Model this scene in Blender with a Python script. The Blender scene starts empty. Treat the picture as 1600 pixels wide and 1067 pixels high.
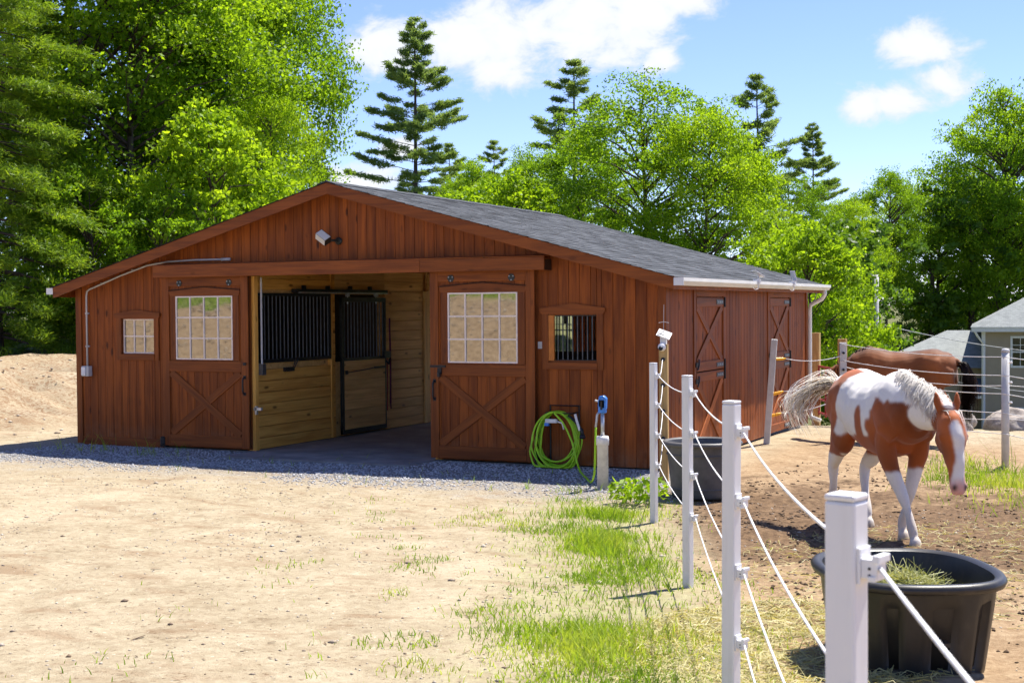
import bpy, bmesh, math, random
import numpy as np
from mathutils import Vector, Matrix

random.seed(7); RNG = np.random.default_rng(7)
sc = bpy.context.scene
COL = sc.collection
R = math.radians

# ------------------------------------------------------------------ camera
CAM = Vector((5.599, -16.047, 2.04))
PITCH, ROLL, YAW = -0.0247, -0.0075, 0.447
fw = Vector((-math.sin(YAW)*math.cos(PITCH), math.cos(YAW)*math.cos(PITCH), math.sin(PITCH)))
rt = Vector((math.cos(YAW), math.sin(YAW), 0.0)); upv = rt.cross(fw)
rt2 = rt*math.cos(ROLL) + upv*math.sin(ROLL); up2 = -rt*math.sin(ROLL) + upv*math.cos(ROLL)
cd = bpy.data.cameras.new('camera'); cam = bpy.data.objects.new('camera', cd); COL.objects.link(cam)
cam.matrix_world = Matrix(((rt2.x, up2.x, -fw.x, CAM.x), (rt2.y, up2.y, -fw.y, CAM.y), (rt2.z, up2.z, -fw.z, CAM.z), (0, 0, 0, 1)))
cd.sensor_width = 36.0; cd.lens = 2138.8*36/1600
cd.clip_start = 0.05; cd.clip_end = 3000
cd.dof.use_dof = True; cd.dof.focus_distance = 14.0; cd.dof.aperture_fstop = 10.0
sc.camera = cam

# ------------------------------------------------------------------ light
SUN_EL, SUN_AZ = R(62.3), R(22.0)          # azimuth measured from +Y towards +X
sun_dir = Vector((math.sin(SUN_AZ)*math.cos(SUN_EL), math.cos(SUN_AZ)*math.cos(SUN_EL), math.sin(SUN_EL)))
sd = bpy.data.lights.new('sun', 'SUN'); sun = bpy.data.objects.new('sun', sd); COL.objects.link(sun)
sd.energy = 4.4; sd.angle = R(0.53); sd.color = (1.0, 0.95, 0.86)
sun.rotation_euler = sun_dir.to_track_quat('Z', 'Y').to_euler()

w = bpy.data.worlds.new('World'); sc.world = w; w.use_nodes = True
w.cycles.sampling_method = 'MANUAL'; w.cycles.sample_map_resolution = 256
nt = w.node_tree; N = nt.nodes; Lk = nt.links; N.clear()
wout = N.new('ShaderNodeOutputWorld'); bg = N.new('ShaderNodeBackground'); bg.inputs[1].default_value = 0.102
Lk.new(bg.outputs[0], wout.inputs[0])
sky = N.new('ShaderNodeTexSky'); sky.sky_type = 'NISHITA'; sky.sun_disc = False
sky.sun_elevation = SUN_EL; sky.sun_rotation = SUN_AZ; sky.air_density = 0.75; sky.dust_density = 0.0; sky.ozone_density = 3.0
def wmath(op, a, b=None, c=None):
    n = N.new('ShaderNodeMath'); n.operation = op
    for i, v in enumerate((a, b, c)):
        if v is None: continue
        if isinstance(v, (int, float)): n.inputs[i].default_value = v
        else: Lk.new(v, n.inputs[i])
    return n.outputs[0]
tc = N.new('ShaderNodeTexCoord'); sp = N.new('ShaderNodeSeparateXYZ'); Lk.new(tc.outputs['Generated'], sp.inputs[0])
az = wmath('MULTIPLY', wmath('ARCTAN2', sp.outputs[0], sp.outputs[1]), 57.2958)
el = wmath('MULTIPLY', wmath('ARCSINE', sp.outputs[2]), 57.2958)
cb = N.new('ShaderNodeCombineXYZ'); Lk.new(az, cb.inputs[0]); Lk.new(wmath('MULTIPLY', el, 1.5), cb.inputs[1])
def wnoise(scale, detail, rough, dist=0.0, off=0.0):
    m = N.new('ShaderNodeVectorMath'); m.operation = 'ADD'; Lk.new(cb.outputs[0], m.inputs[0]); m.inputs[1].default_value = (off, off*.7, off*.3)
    n = N.new('ShaderNodeTexNoise'); n.inputs['Scale'].default_value = scale; n.inputs['Detail'].default_value = detail
    n.inputs['Roughness'].default_value = rough; n.inputs['Distortion'].default_value = dist
    Lk.new(m.outputs[0], n.inputs['Vector']); return n.outputs[0]
n1 = wnoise(0.42, 6, 0.62, 0.3)
# cumulus: (azimuth, elevation, half width, half height) in degrees
blobs = [(-30.4, 10.9, 2.4, 1.6), (-27.6, 10.7, 3.4, 1.9), (-25.4, 11.2, 3.5, 2.6), (-22.6, 11.6, 3.4, 2.5), (-20.2, 11.9, 2.6, 2.0), (-18.4, 12.5, 1.8, 1.2),
         (-26.0, 9.9, 2.4, 1.1), (-19.2, 10.1, 1.0, 0.8), (-24.0, 14.4, 6.0, 2.0), (-32.1, 5.2, 2.0, 1.1), (-30.4, 6.6, 1.1, .6),
         (-9.0, 10.2, 2.1, 1.3), (-8.3, 8.8, 1.9, 1.1), (-9.9, 8.2, 1.9, 1.0), (-11.2, 8.0, 1.5, 1.0), 
         (18.0, 12.0, 5.0, 2.2), (-58.0, 12.0, 6.0, 2.4),          (70.0, 16.0, 8.0, 3.0), (150.0, 22.0, 9.0, 4.0), (-110.0, 18.0, 8.0, 3.5), (0.0, 32.0, 9.0, 4.0), (-60.0, 35.0, 10.0, 4.0)]
field = None
cae = N.new('ShaderNodeCombineXYZ'); Lk.new(az, cae.inputs[0]); Lk.new(el, cae.inputs[1])
for a0, e0, ra, re in blobs:
    v1 = N.new('ShaderNodeVectorMath'); v1.operation = 'MULTIPLY_ADD'; Lk.new(cae.outputs[0], v1.inputs[0])
    v1.inputs[1].default_value = (1/ra, 1/re, 0); v1.inputs[2].default_value = (-a0/ra, -e0/re, 0)
    v2 = N.new('ShaderNodeVectorMath'); v2.operation = 'LENGTH'; Lk.new(v1.outputs[0], v2.inputs[0])
    field = v2.outputs['Value'] if field is None else wmath('MINIMUM', field, v2.outputs['Value'])
field = wmath('SUBTRACT', 1.0, field)
dens = wmath('ADD', field, wmath('MULTIPLY', wmath('SUBTRACT', n1, 0.5), 2.2))
mr = N.new('ShaderNodeMapRange'); mr.interpolation_type = 'SMOOTHSTEP'
mr.inputs[1].default_value = 0.02; mr.inputs[2].default_value = 0.62; Lk.new(dens, mr.inputs[0])
mask = wmath('MULTIPLY', mr.outputs[0], wmath('GREATER_THAN', sp.outputs[2], 0.0))
mr2 = N.new('ShaderNodeMapRange'); mr2.inputs[1].default_value = 0.3; mr2.inputs[2].default_value = 1.5; Lk.new(dens, mr2.inputs[0])
ccol = N.new('ShaderNodeMix'); ccol.data_type = 'RGBA'
ccol.inputs[6].default_value = (3.9, 4.1, 4.5, 1); ccol.inputs[7].default_value = (5.2, 5.3, 5.4, 1); Lk.new(mr2.outputs[0], ccol.inputs[0])
mixc = N.new('ShaderNodeMix'); mixc.data_type = 'RGBA'; Lk.new(mask, mixc.inputs[0])
tint = N.new('ShaderNodeMix'); tint.data_type = 'RGBA'; tint.blend_type = 'MULTIPLY'; tint.inputs[0].default_value = 1.0
tint.inputs[7].default_value = (.86, .81, 1.0, 1); Lk.new(sky.outputs[0], tint.inputs[6])
Lk.new(tint.outputs[2], mixc.inputs[6]); Lk.new(ccol.outputs[2], mixc.inputs[7]); Lk.new(mixc.outputs[2], bg.inputs[0])

vs = sc.view_settings; vs.view_transform = 'Standard'; vs.look = 'None'; vs.exposure = 1.15; vs.gamma = 1.0; vs.use_curve_mapping = False
sc.cycles.max_bounces = 6; sc.cycles.diffuse_bounces = 3; sc.cycles.transparent_max_bounces = 6; sc.cycles.use_light_tree = False

# ------------------------------------------------------------------ helpers
def tag(o, label=None, cat=None, group=None, kind=None):
    if label: o['label'] = label
    if cat: o['category'] = cat
    if group: o['group'] = group
    if kind: o['kind'] = kind
    return o
def empty(name, loc=(0, 0, 0), rz=0.0):
    o = bpy.data.objects.new(name, None); COL.objects.link(o); o.location = loc; o.rotation_euler = (0, 0, rz)
    o.empty_display_size = 0.1; return o
def link(name, me, parent=None):
    o = bpy.data.objects.new(name, me); COL.objects.link(o)
    if parent is not None: o.parent = parent
    return o
def mesh_np(name, V, F, mat=None, smooth=False):
    """V (n,3), F (m,k) arrays -> mesh, fast"""
    V = np.asarray(V, np.float32); F = np.asarray(F, np.int32)
    me = bpy.data.meshes.new(name); k = F.shape[1]
    me.vertices.add(len(V)); me.vertices.foreach_set('co', V.ravel())
    me.loops.add(F.size); me.loops.foreach_set('vertex_index', F.ravel())
    me.polygons.add(len(F)); me.polygons.foreach_set('loop_start', np.arange(0, F.size, k, dtype=np.int32))
    if smooth: me.polygons.foreach_set('use_smooth', np.ones(len(F), bool))
    me.update(calc_edges=True)
    if mat: me.materials.append(mat)
    return me
def unit(v):
    v = Vector(v); return v.normalized()
class MB:
    def __init__(s): s.v = []; s.f = []
    def box(s, lo, hi, M=None):
        b = len(s.v)
        for x in (lo[0], hi[0]):
            for y in (lo[1], hi[1]):
                for z in (lo[2], hi[2]):
                    p = Vector((x, y, z)); s.v.append(tuple(M @ p if M is not None else p))
        for q in ((0, 1, 3, 2), (4, 6, 7, 5), (0, 4, 5, 1), (2, 3, 7, 6), (0, 2, 6, 4), (1, 5, 7, 3)): s.f.append(tuple(b+i for i in q))
        return s
    def bar(s, p0, p1, wdt, thk, upd=(0, 0, 1)):
        p0 = Vector(p0); p1 = Vector(p1); d = (p1-p0); L = d.length; d.normalize(); u = Vector(upd)
        if abs(d.dot(u)) > .95: u = Vector((1, 0, 0)) if abs(d.x) < .9 else Vector((0, 1, 0))
        y = u.cross(d).normalized(); z = d.cross(y)
        M = Matrix(((d.x, y.x, z.x, p0.x), (d.y, y.y, z.y, p0.y), (d.z, y.z, z.z, p0.z), (0, 0, 0, 1)))
        return s.box((0, -wdt/2, -thk/2), (L, wdt/2, thk/2), M)
    def tube(s, pts, rad, n=8, closed=False, sx=1.0):
        pts = [Vector(p) for p in pts]; m = len(pts)
        if not hasattr(rad, '__len__'): rad = [rad]*m
        b = len(s.v); prev = None
        for i, p in enumerate(pts):
            if closed: d = pts[(i+1) % m]-pts[i-1]
            else: d = pts[min(i+1, m-1)]-pts[max(i-1, 0)]
            d.normalize()
            if prev is None:
                u = Vector((0, 0, 1)) if abs(d.z) < .9 else Vector((1, 0, 0)); a = u.cross(d).normalized()
            else:
                a = prev-d*prev.dot(d); a.normalize()
            prev = a; c = d.cross(a)
            for k in range(n):
                t = 2*math.pi*k/n; s.v.append(tuple(p+(a*math.cos(t)*sx+c*math.sin(t))*rad[i]))
        for i in range(m if closed else m-1):
            for k in range(n):
                i2 = (i+1) % m; s.f.append((b+i*n+k, b+i*n+(k+1) % n, b+i2*n+(k+1) % n, b+i2*n+k))
        if not closed:
            s.f.append(tuple(b+k for k in range(n))[::-1]); s.f.append(tuple(b+(m-1)*n+k for k in range(n)))
        return s
    def lathe(s, prof, c=(0, 0, 0), n=24):
        b = len(s.v); m = len(prof)
        for r, z in prof:
            for k in range(n):
                t = 2*math.pi*k/n; s.v.append((c[0]+r*math.cos(t), c[1]+r*math.sin(t), c[2]+z))
        for i in range(m-1):
            for k in range(n): s.f.append((b+i*n+k, b+i*n+(k+1) % n, b+(i+1)*n+(k+1) % n, b+(i+1)*n+k))
        s.f.append(tuple(b+k for k in range(n))[::-1]); s.f.append(tuple(b+(m-1)*n+k for k in range(n)))
        return s
    def poly(s, pts): b = len(s.v); s.v += [tuple(p) for p in pts]; s.f.append(tuple(range(b, b+len(pts)))); return s
    def prism(s, pts, d):
        """polygon pts extruded by vector d"""
        d = Vector(d); n = len(pts); b = len(s.v); s.v += [tuple(p) for p in pts]; s.v += [tuple(Vector(p)+d) for p in pts]
        s.f.append(tuple(range(b, b+n))[::-1]); s.f.append(tuple(range(b+n, b+2*n)))
        for i in range(n): j = (i+1) % n; s.f.append((b+i, b+j, b+n+j, b+n+i))
        return s
    def build(s, name, mat, parent=None, smooth=False, bevel=0.0):
        me = bpy.data.meshes.new(name); me.from_pydata(s.v, [], s.f)
        bm = bmesh.new(); bm.from_mesh(me); bmesh.ops.recalc_face_normals(bm, faces=bm.faces); bm.to_mesh(me); bm.free()
        if smooth: me.polygons.foreach_set('use_smooth', [True]*len(me.polygons))
        me.materials.append(mat); o = link(name, me, parent)
        if bevel: md = o.modifiers.new('bevel', 'BEVEL'); md.width = bevel; md.segments = 2; md.limit_method = 'ANGLE'
        return o
_plank_cache = {}
def plank(name, o, ax, ay, L, wdt, thk, mat, parent, sa=0.0, sb=0.0, rnd=0.0):
    """a board: length along ax, width along ay, thickness along ax x ay; far end may be slanted (sa at one edge, sb at the other)"""
    ax = Vector(ax).normalized(); ay = Vector(ay).normalized(); azv = ax.cross(ay)
    key = (round(L, 3), round(wdt, 3), round(thk, 3), round(sa, 3), round(sb, 3), mat.name)
    me = _plank_cache.get(key)
    if me is None:
        e = min(.004, thk*.3, wdt*.2)
        # cross-section with small chamfers on the face (z=thk is hidden side, z=0 the front)
        ring = [(e, 0), (wdt-e, 0), (wdt, e), (wdt, thk), (0, thk), (0, e)]
        V = []; n = len(ring)
        for y, z in ring: V.append((0, y, z))
        for y, z in ring: V.append((L+sa+(sb-sa)*y/wdt, y, z))
        F = [tuple(range(n)), tuple(range(n, 2*n))[::-1]] + [(i, n+i, n+(i+1) % n, (i+1) % n) for i in range(n)]
        me = bpy.data.meshes.new(name); me.from_pydata(V, [], F)
        bm = bmesh.new(); bm.from_mesh(me); bmesh.ops.recalc_face_normals(bm, faces=bm.faces); bm.to_mesh(me); bm.free()
        me.materials.append(mat); _plank_cache[key] = me
    ob = link(name, me, parent); o = Vector(o) + azv*rnd
    ob.matrix_local = Matrix(((ax.x, ay.x, azv.x, o.x), (ax.y, ay.y, azv.y, o.y), (ax.z, ay.z, azv.z, o.z), (0, 0, 0, 1)))
    return ob
def copy_tree(o, parent=None):
    c = o.copy(); COL.objects.link(c); c.parent = parent
    for ch in list(o.children): copy_tree(ch, c)
    return c

# ------------------------------------------------------------------ materials
class NT:
    """tiny node-graph helper"""
    def __init__(s, name):
        s.m = bpy.data.materials.new(name); s.m.use_nodes = True; s.t = s.m.node_tree; s.t.nodes.clear()
        s.out = s.n('ShaderNodeOutputMaterial')
    def n(s, typ, **kw):
        n = s.t.nodes.new(typ)
        for k, v in kw.items(): setattr(n, k, v)
        return n
    def l(s, a, b): s.t.links.new(a, b)
    def put(s, sock, v):
        if hasattr(v, 'is_linked') or hasattr(v, 'links'): s.l(v, sock)
        else: sock.default_value = v
    def math(s, op, a, b=None, c=None, clamp=False):
        n = s.n('ShaderNodeMath', operation=op, use_clamp=clamp)
        for i, v in enumerate((a, b, c)):
            if v is not None: s.put(n.inputs[i], v)
        return n.outputs[0]
    def vmath(s, op, a, b):
        n = s.n('ShaderNodeVectorMath', operation=op); s.put(n.inputs[0], a); s.put(n.inputs[1], b); return n.outputs[0]
    def noise(s, vec, scale, detail=4, rough=.55, dist=0.0):
        n = s.n('ShaderNodeTexNoise'); s.put(n.inputs['Scale'], scale); n.inputs['Detail'].default_value = detail
        n.inputs['Roughness'].default_value = rough; n.inputs['Distortion'].default_value = dist
        if vec is not None: s.l(vec, n.inputs['Vector'])
        return n.outputs[0]
    def vor(s, vec, scale, feature='F1', rnd=1.0):
        n = s.n('ShaderNodeTexVoronoi', feature=feature); n.inputs['Scale'].default_value = scale; n.inputs['Randomness'].default_value = rnd
        s.l(vec, n.inputs['Vector']); return n
    def ramp(s, f, stops):
        n = s.n('ShaderNodeValToRGB'); e = n.color_ramp.elements
        while len(e) > 1: e.remove(e[0])
        for i, (p, c) in enumerate(stops):
            el_ = e[0] if i == 0 else e.new(p); el_.position = p; el_.color = (*c, 1) if len(c) == 3 else c
        s.l(f, n.inputs[0]); return n.outputs[0]
    def smooth(s, f, a, b, lo=0.0, hi=1.0):
        n = s.n('ShaderNodeMapRange', interpolation_type='SMOOTHSTEP'); s.put(n.inputs[0], f)
        n.inputs[1].default_value = a; n.inputs[2].default_value = b; n.inputs[3].default_value = lo; n.inputs[4].default_value = hi; return n.outputs[0]
    def mix(s, f, a, b, blend='MIX'):
        n = s.n('ShaderNodeMix', data_type='RGBA', blend_type=blend); s.put(n.inputs[0], f)
        for i, v in ((6, a), (7, b)):
            if isinstance(v, tuple): v = (*v, 1) if len(v) == 3 else v
            s.put(n.inputs[i], v)
        return n.outputs[2]
    def bsdf(s, col, rough=.6, spec=.3, metal=0.0, bump=None, bs=.3, bd=.01, trans=None, **kw):
        b = s.n('ShaderNodeBsdfPrincipled')
        s.put(b.inputs['Base Color'], (*col, 1) if isinstance(col, tuple) and len(col) == 3 else col)
        s.put(b.inputs['Roughness'], rough); b.inputs['Specular IOR Level'].default_value = spec; b.inputs['Metallic'].default_value = metal
        if bump is not None:
            bn = s.n('ShaderNodeBump'); bn.inputs['Strength'].default_value = bs; bn.inputs['Distance'].default_value = bd
            s.l(bump, bn.inputs['Height']); s.l(bn.outputs[0], b.inputs['Normal'])
        for k, v in kw.items(): s.put(b.inputs[k], v)
        s.l(b.outputs[0], s.out.inputs[0]); s.b = b; return b
    @property
    def obj(s): return s.n('ShaderNodeTexCoord').outputs['Object']
    @property
    def pos(s): return s.n('ShaderNodeNewGeometry').outputs['Position']
    @property
    def rnd(s): return s.n('ShaderNodeObjectInfo').outputs['Random']

def plain(name, col, rough=.5, spec=.4, metal=0.0, var=.12, scale=9.0):
    g = NT(name); n = g.noise(g.obj, scale, 5, .6)
    c = g.mix(g.smooth(n, .3, .7), tuple(x*(1-var) for x in col), tuple(min(1, x*(1+var)) for x in col))
    g.bsdf(c, rough, spec, metal, bump=n, bs=.08, bd=.004); return g.m

def wood(name, dark, light, rough=.6, knots=.6, var=.35, spec=.25, weather=0.0):
    """grain runs along each board's own local X"""
    g = NT(name); r = g.rnd
    off = g.n('ShaderNodeCombineXYZ'); g.l(g.math('MULTIPLY', r, 37.0), off.inputs[0]); g.l(g.math('MULTIPLY', r, 91.0), off.inputs[1]); g.l(g.math('MULTIPLY', r, 53.0), off.inputs[2])
    p = g.vmath('ADD', g.obj, off.outputs[0])
    ps = g.vmath('MULTIPLY', p, (1.6, 38.0, 38.0)); pm = g.vmath('MULTIPLY', p, (.8, 9.0, 9.0))
    fine = g.noise(ps, 1.0, 6, .65, .4); broad = g.noise(pm, 1.0, 4, .55, .8)
    f = g.math('ADD', g.math('MULTIPLY', fine, .55), g.math('MULTIPLY', broad, .6))
    c = g.mix(g.smooth(f, .38, .78), dark, light)
    # knots: sparse dark ovals
    kv = g.vmath('MULTIPLY', p, (2.3, 6.0, 6.0)); v = g.vor(kv, 1.0)
    kn = g.noise(g.vmath('MULTIPLY', p, (9.0, 25.0, 25.0)), 1.0, 3)
    k = g.smooth(g.math('ADD', v.outputs['Distance'], g.math('MULTIPLY', kn, .12)),   .12, .25, 1.0, 0.0)
    sc_ = g.n('ShaderNodeSeparateColor'); g.l(v.outputs['Color'], sc_.inputs[0])
    k = g.math('MULTIPLY', k, g.smooth(sc_.outputs[0], .42, .47)); k = g.math('MULTIPLY', k, knots)
    c = g.mix(k, c, tuple(x*.28 for x in dark))
    tone = g.math('ADD', 1.0-var*.5, g.math('MULTIPLY', r, var))
    tn = g.n('ShaderNodeCombineColor'); [g.l(tone, tn.inputs[i]) for i in range(3)]
    c = g.mix(1.0, c, tn.outputs[0], 'MULTIPLY')
    if weather:
        zc = g.n('ShaderNodeSeparateXYZ'); g.l(g.pos, zc.inputs[0]); du = g.math('MULTIPLY', g.smooth(zc.outputs[2], .42, .0), g.smooth(g.noise(g.pos, 5.0, 5, .7), .35, .7)); c = g.mix(g.math('MULTIPLY', du, .45), c, (.26, .17, .10))
        wz = g.noise(g.pos, 1.7, 5, .6); c = g.mix(g.math('MULTIPLY', g.smooth(wz, .5, .75), weather), c, tuple(x*.55 for x in dark))
    g.bsdf(c, g.math('ADD', rough-.1, g.math('MULTIPLY', fine, .25)), spec, bump=g.math('SUBTRACT', fine, g.math('MULTIPLY', k, .6)), bs=.25, bd=.004)
    return g.m

M = {}
M['stain'] = wood('red_brown_stain', (.150, .033, .0045), (.335, .086, .0115), rough=.6, knots=.85, var=.32, weather=.2)
M['stain_trim'] = wood('stained_trim', (.15, .037, .0065), (.295, .080, .0130), rough=.55, knots=.4, var=.22)
M['stain_red'] = wood('bright_and_sunlit_stain', (.26, .062, .012), (.42, .12, .025), rough=.55, knots=.4, var=.2)  # brighter stain; also paints sunlight on the header cap and lower braces
M['pine'] = wood('yellow_pine', (.56, .245, .042), (.85, .46, .105), rough=.5, knots=.9, var=.28)
M['pine_grey'] = wood('dusty_pine', (.56, .315, .105), (.82, .52, .20), rough=.6, knots=.8, var=.25)
M['treated'] = wood('treated_post', (.36, .22, .08), (.56, .37, .15), rough=.7, knots=.6, var=.15)
M['backing'] = plain('dark_framing', (.045, .02, .012), .8, .2)
g = NT('white_vinyl'); n = g.noise(g.obj, 7, 7, .7); n3 = g.noise(g.vmath('MULTIPLY', g.obj, (40, 40, 2.5)), 1.0, 4, .6); zc = g.n('ShaderNodeSeparateXYZ'); g.l(g.obj, zc.inputs[0])
dz = g.math('MULTIPLY', g.smooth(zc.outputs[2], .5, .0), g.smooth(n, .4, .7)); c = g.mix(g.math('MULTIPLY', g.smooth(n3, .5, .8), .22), (.74, .73, .72), (.50, .47, .42)); c = g.mix(g.math('MULTIPLY', dz, .5), c, (.42, .35, .24)); g.bsdf(c, .4, .4); M['white'] = g.m
M['gutter'] = plain('white_aluminium', (.74, .72, .66), .35, .4, var=.06, scale=3)
M['galv'] = plain('galvanised_steel', (.50, .51, .53), .4, .5, .7, var=.2, scale=22)
M['black'] = plain('black_iron', (.012, .012, .013), .45, .4, var=.3)
M['bronze'] = plain('dark_bronze', (.035, .035, .030), .4, .5, .4, var=.3)
M['greymetal'] = plain('grey_steel', (.10, .105, .11), .45, .5, .5, var=.2)
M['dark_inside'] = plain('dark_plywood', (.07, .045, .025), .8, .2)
M['conduit'] = plain('grey_pvc_conduit', (.52, .51, .50), .45, .4, var=.08)
M['rope'] = plain('white_rope', (.78, .77, .75), .7, .2, var=.08, scale=80)
M['insul'] = plain('white_insulator', (.76, .75, .74), .4, .4, var=.05)
M['yellow'] = plain('yellow_plastic', (.85, .42, .01), .4, .4, var=.08)
M['orange'] = plain('orange_plastic', (.8, .25, .02), .4, .4, var=.08)
M['red'] = plain('red_powder_coat', (.30, .022, .030), .4, .4, var=.1)
M['blue'] = plain('blue_cast_head', (.03, .20, .62), .35, .5, var=.12)
M['navy'] = plain('navy_metal_roof', (.06, .085, .13), .4, .5, var=.1)
M['hose'] = plain('lime_hose', (.36, .66, .015), .38, .45, var=.10, scale=14)
M['pvc'] = plain('weathered_pvc', (.72, .70, .66), .5, .4, var=.14, scale=12)
M['led'] = plain('lamp_lens', (.70, .66, .58), .35, .5, var=.05)
M['purple'] = plain('purple_webbing', (.10, .012, .045), .7, .2)
M['lead'] = plain('red_lead_rope', (.30, .04, .035), .7, .2)
M['orangewood'] = plain('orange_shutter', (.52, .17, .03), .6, .3)
M['concrete'] = None
g = NT('stall_mat_concrete'); n = g.noise(g.pos, 2.2, 8, .65); n2_ = g.noise(g.pos, 40, 3)
c = g.ramp(n, [(.3, (.15, .145, .14)), (.5, (.23, .225, .22)), (.72, (.34, .33, .31))]); g.bsdf(c, .65, .35, bump=n2_, bs=.3, bd=.004); M['concrete'] = g.m

g = NT('window_glass')      # old reflective panes: they show the bank across the yard
wob = g.noise(g.obj, 2.2, 2)
d1 = g.n('ShaderNodeBsdfDiffuse'); d1.inputs[0].default_value = (.030, .030, .028, 1)
gl = g.n('ShaderNodeBsdfGlossy'); gl.inputs['Roughness'].default_value = .03; gl.inputs[0].default_value = (.92, .93, .92, 1)
bn = g.n('ShaderNodeBump'); bn.inputs['Strength'].default_value = .03; bn.inputs['Distance'].default_value = .01; g.l(wob, bn.inputs['Height']); g.l(bn.outputs[0], gl.inputs['Normal'])
mx = g.n('ShaderNodeMixShader'); mx.inputs[0].default_value = .45; g.l(d1.outputs[0], mx.inputs[1]); g.l(gl.outputs[0], mx.inputs[2]); g.l(mx.outputs[0], g.out.inputs[0]); M['glass'] = g.m
M['muntin'] = plain('pale_muntin', (.86, .72, .62), .5, .4, var=.06)

g = NT('asphalt_shingle'); p = g.pos
v = g.vor(g.vmath('MULTIPLY', p, (3.2, 3.2, 3.2)), 1.0); s_ = g.n('ShaderNodeSeparateColor'); g.l(v.outputs['Color'], s_.inputs[0])
n = g.noise(p, 160, 3, .7); nb = g.noise(p, .9, 4)
ca = g.n('ShaderNodeVertexColor'); ca.layer_name = 'tone'; s2 = g.n('ShaderNodeSeparateColor'); g.l(ca.outputs[0], s2.inputs[0])
f = g.math('ADD', g.math('MULTIPLY', s2.outputs[0], .7), g.math('MULTIPLY', n, .45))
c = g.ramp(f, [(.15, (.032, .035, .040)), (.5, (.060, .065, .074)), (.95, (.105, .112, .125))])
g.bsdf(c, .85, .25, bump=n, bs=.5, bd=.004); M['shingle'] = g.m
g = NT('grey_house_shingle'); n = g.noise(g.pos, 3.0, 4); br = g.n('ShaderNodeTexBrick'); g.l(g.vmath('MULTIPLY', g.obj, (1, 1, 1)), br.inputs['Vector'])
br.inputs['Scale'].default_value = 3.4; br.inputs['Color1'].default_value = (.30, .32, .31, 1); br.inputs['Color2'].default_value = (.20, .215, .21, 1); br.inputs['Mortar'].default_value = (.14, .15, .15, 1); br.inputs['Mortar Size'].default_value = .02
g.bsdf(g.mix(.35, br.outputs[0], g.ramp(n, [(.3, (.2, .21, .21)), (.7, (.36, .38, .37))])), .9, .2); M['house_shingle'] = g.m
M['siding'] = plain('tan_vinyl_siding', (.36, .30, .215), .6, .3, var=.05, scale=2)
M['house_white'] = plain('white_house_trim', (.72, .72, .70), .5, .3, var=.04)
g = NT('dark_house_glass'); g.bsdf((.012, .018, .018), .06, .6); M['house_glass'] = g.m
M['stone'] = None
g = NT('boulder_granite'); n = g.noise(g.obj, 3.5, 8, .7); n3 = g.noise(g.obj, 22, 4)
g.bsdf(g.ramp(g.math('ADD', g.math('MULTIPLY', n, .7), g.math('MULTIPLY', n3, .3)), [(.32, (.15, .125, .105)), (.5, (.36, .31, .265)), (.68, (.52, .46, .40))]), .85, .2, bump=n3, bs=.5, bd=.02); M['stone'] = g.m
g = NT('gravel_stone'); r_ = g.n('ShaderNodeVertexColor'); r_.layer_name = 'tone'
g.bsdf(g.mix(1.0, r_.outputs[0], (.95, .97, 1.0), 'MULTIPLY'), .85, .2); M['gravel'] = g.m
g = NT('tub_plastic'); n = g.noise(g.obj, 6, 6, .65); n3 = g.noise(g.vmath('MULTIPLY', g.obj, (30, 30, 3)), 1.0, 3)
geo = g.n('ShaderNodeNewGeometry'); zz = g.n('ShaderNodeSeparateXYZ'); g.l(g.obj, zz.inputs[0])
f = g.math('ADD', g.math('MULTIPLY', n, .7), g.math('MULTIPLY', n3, .3))
c = g.ramp(f, [(.32, (.014, .0135, .013)), (.55, (.024, .022, .020)), (.85, (.075, .060, .044))])
g.bsdf(c, .42, .45, bump=n3, bs=.06, bd=.003); M['tub'] = g.m
g = NT('grey_tub_plastic'); n = g.noise(g.obj, 7, 6, .65)
g.bsdf(g.ramp(n, [(.3, (.075, .072, .070)), (.7, (.13, .122, .115))]), .5, .4); M['tub_grey'] = g.m
g = NT('water'); g.bsdf((.02, .03, .035), .03, .6); M['water'] = g.m

def leafmat(name, c0, c1, c2, trans=.45, scale=.9, gloss=.35):
    g = NT(name); ca = g.n('ShaderNodeVertexColor'); ca.layer_name = 'tone'; s_ = g.n('ShaderNodeSeparateColor'); g.l(ca.outputs[0], s_.inputs[0])
    n = g.noise(g.pos, scale, 3); f = g.math('ADD', g.math('MULTIPLY', s_.outputs[0], .55), g.math('MULTIPLY', n, .5))
    f = g.math('ADD', f, g.math('MULTIPLY', g.math('SUBTRACT', g.rnd, .5), .14))
    c = g.ramp(f, [(.2, c0), (.5, c1), (.85, c2)])
    b = g.n('ShaderNodeBsdfPrincipled'); g.l(c, b.inputs['Base Color']); b.inputs['Roughness'].default_value = .5; b.inputs['Specular IOR Level'].default_value = gloss
    t = g.n('ShaderNodeBsdfTranslucent'); g.l(g.mix(1.0, c, (1.35, 1.25, .55), 'MULTIPLY'), t.inputs[0])
    m_ = g.n('ShaderNodeMixShader'); m_.inputs[0].default_value = trans; g.l(b.outputs[0], m_.inputs[1]); g.l(t.outputs[0], m_.inputs[2]); g.l(m_.outputs[0], g.out.inputs[0])
    return g.m
M['leaf'] = leafmat('broad_leaf', (.075, .15, .010), (.165, .31, .016), (.30, .45, .025), trans=.6, gloss=.2)
M['leaf_lime'] = leafmat('young_leaf', (.12, .22, .012), (.23, .38, .018), (.37, .52, .03), trans=.6, gloss=.2)
M['leaf_dark'] = leafmat('shade_painted_leaf', (.035, .085, .012), (.08, .17, .018), (.15, .27, .025))  # darker leaf copy: shade in the far wood is put into the colour
M['needle'] = leafmat('pine_needle', (.11, .19, .065), (.20, .30, .10), (.30, .40, .12), trans=.55, gloss=.15)
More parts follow.
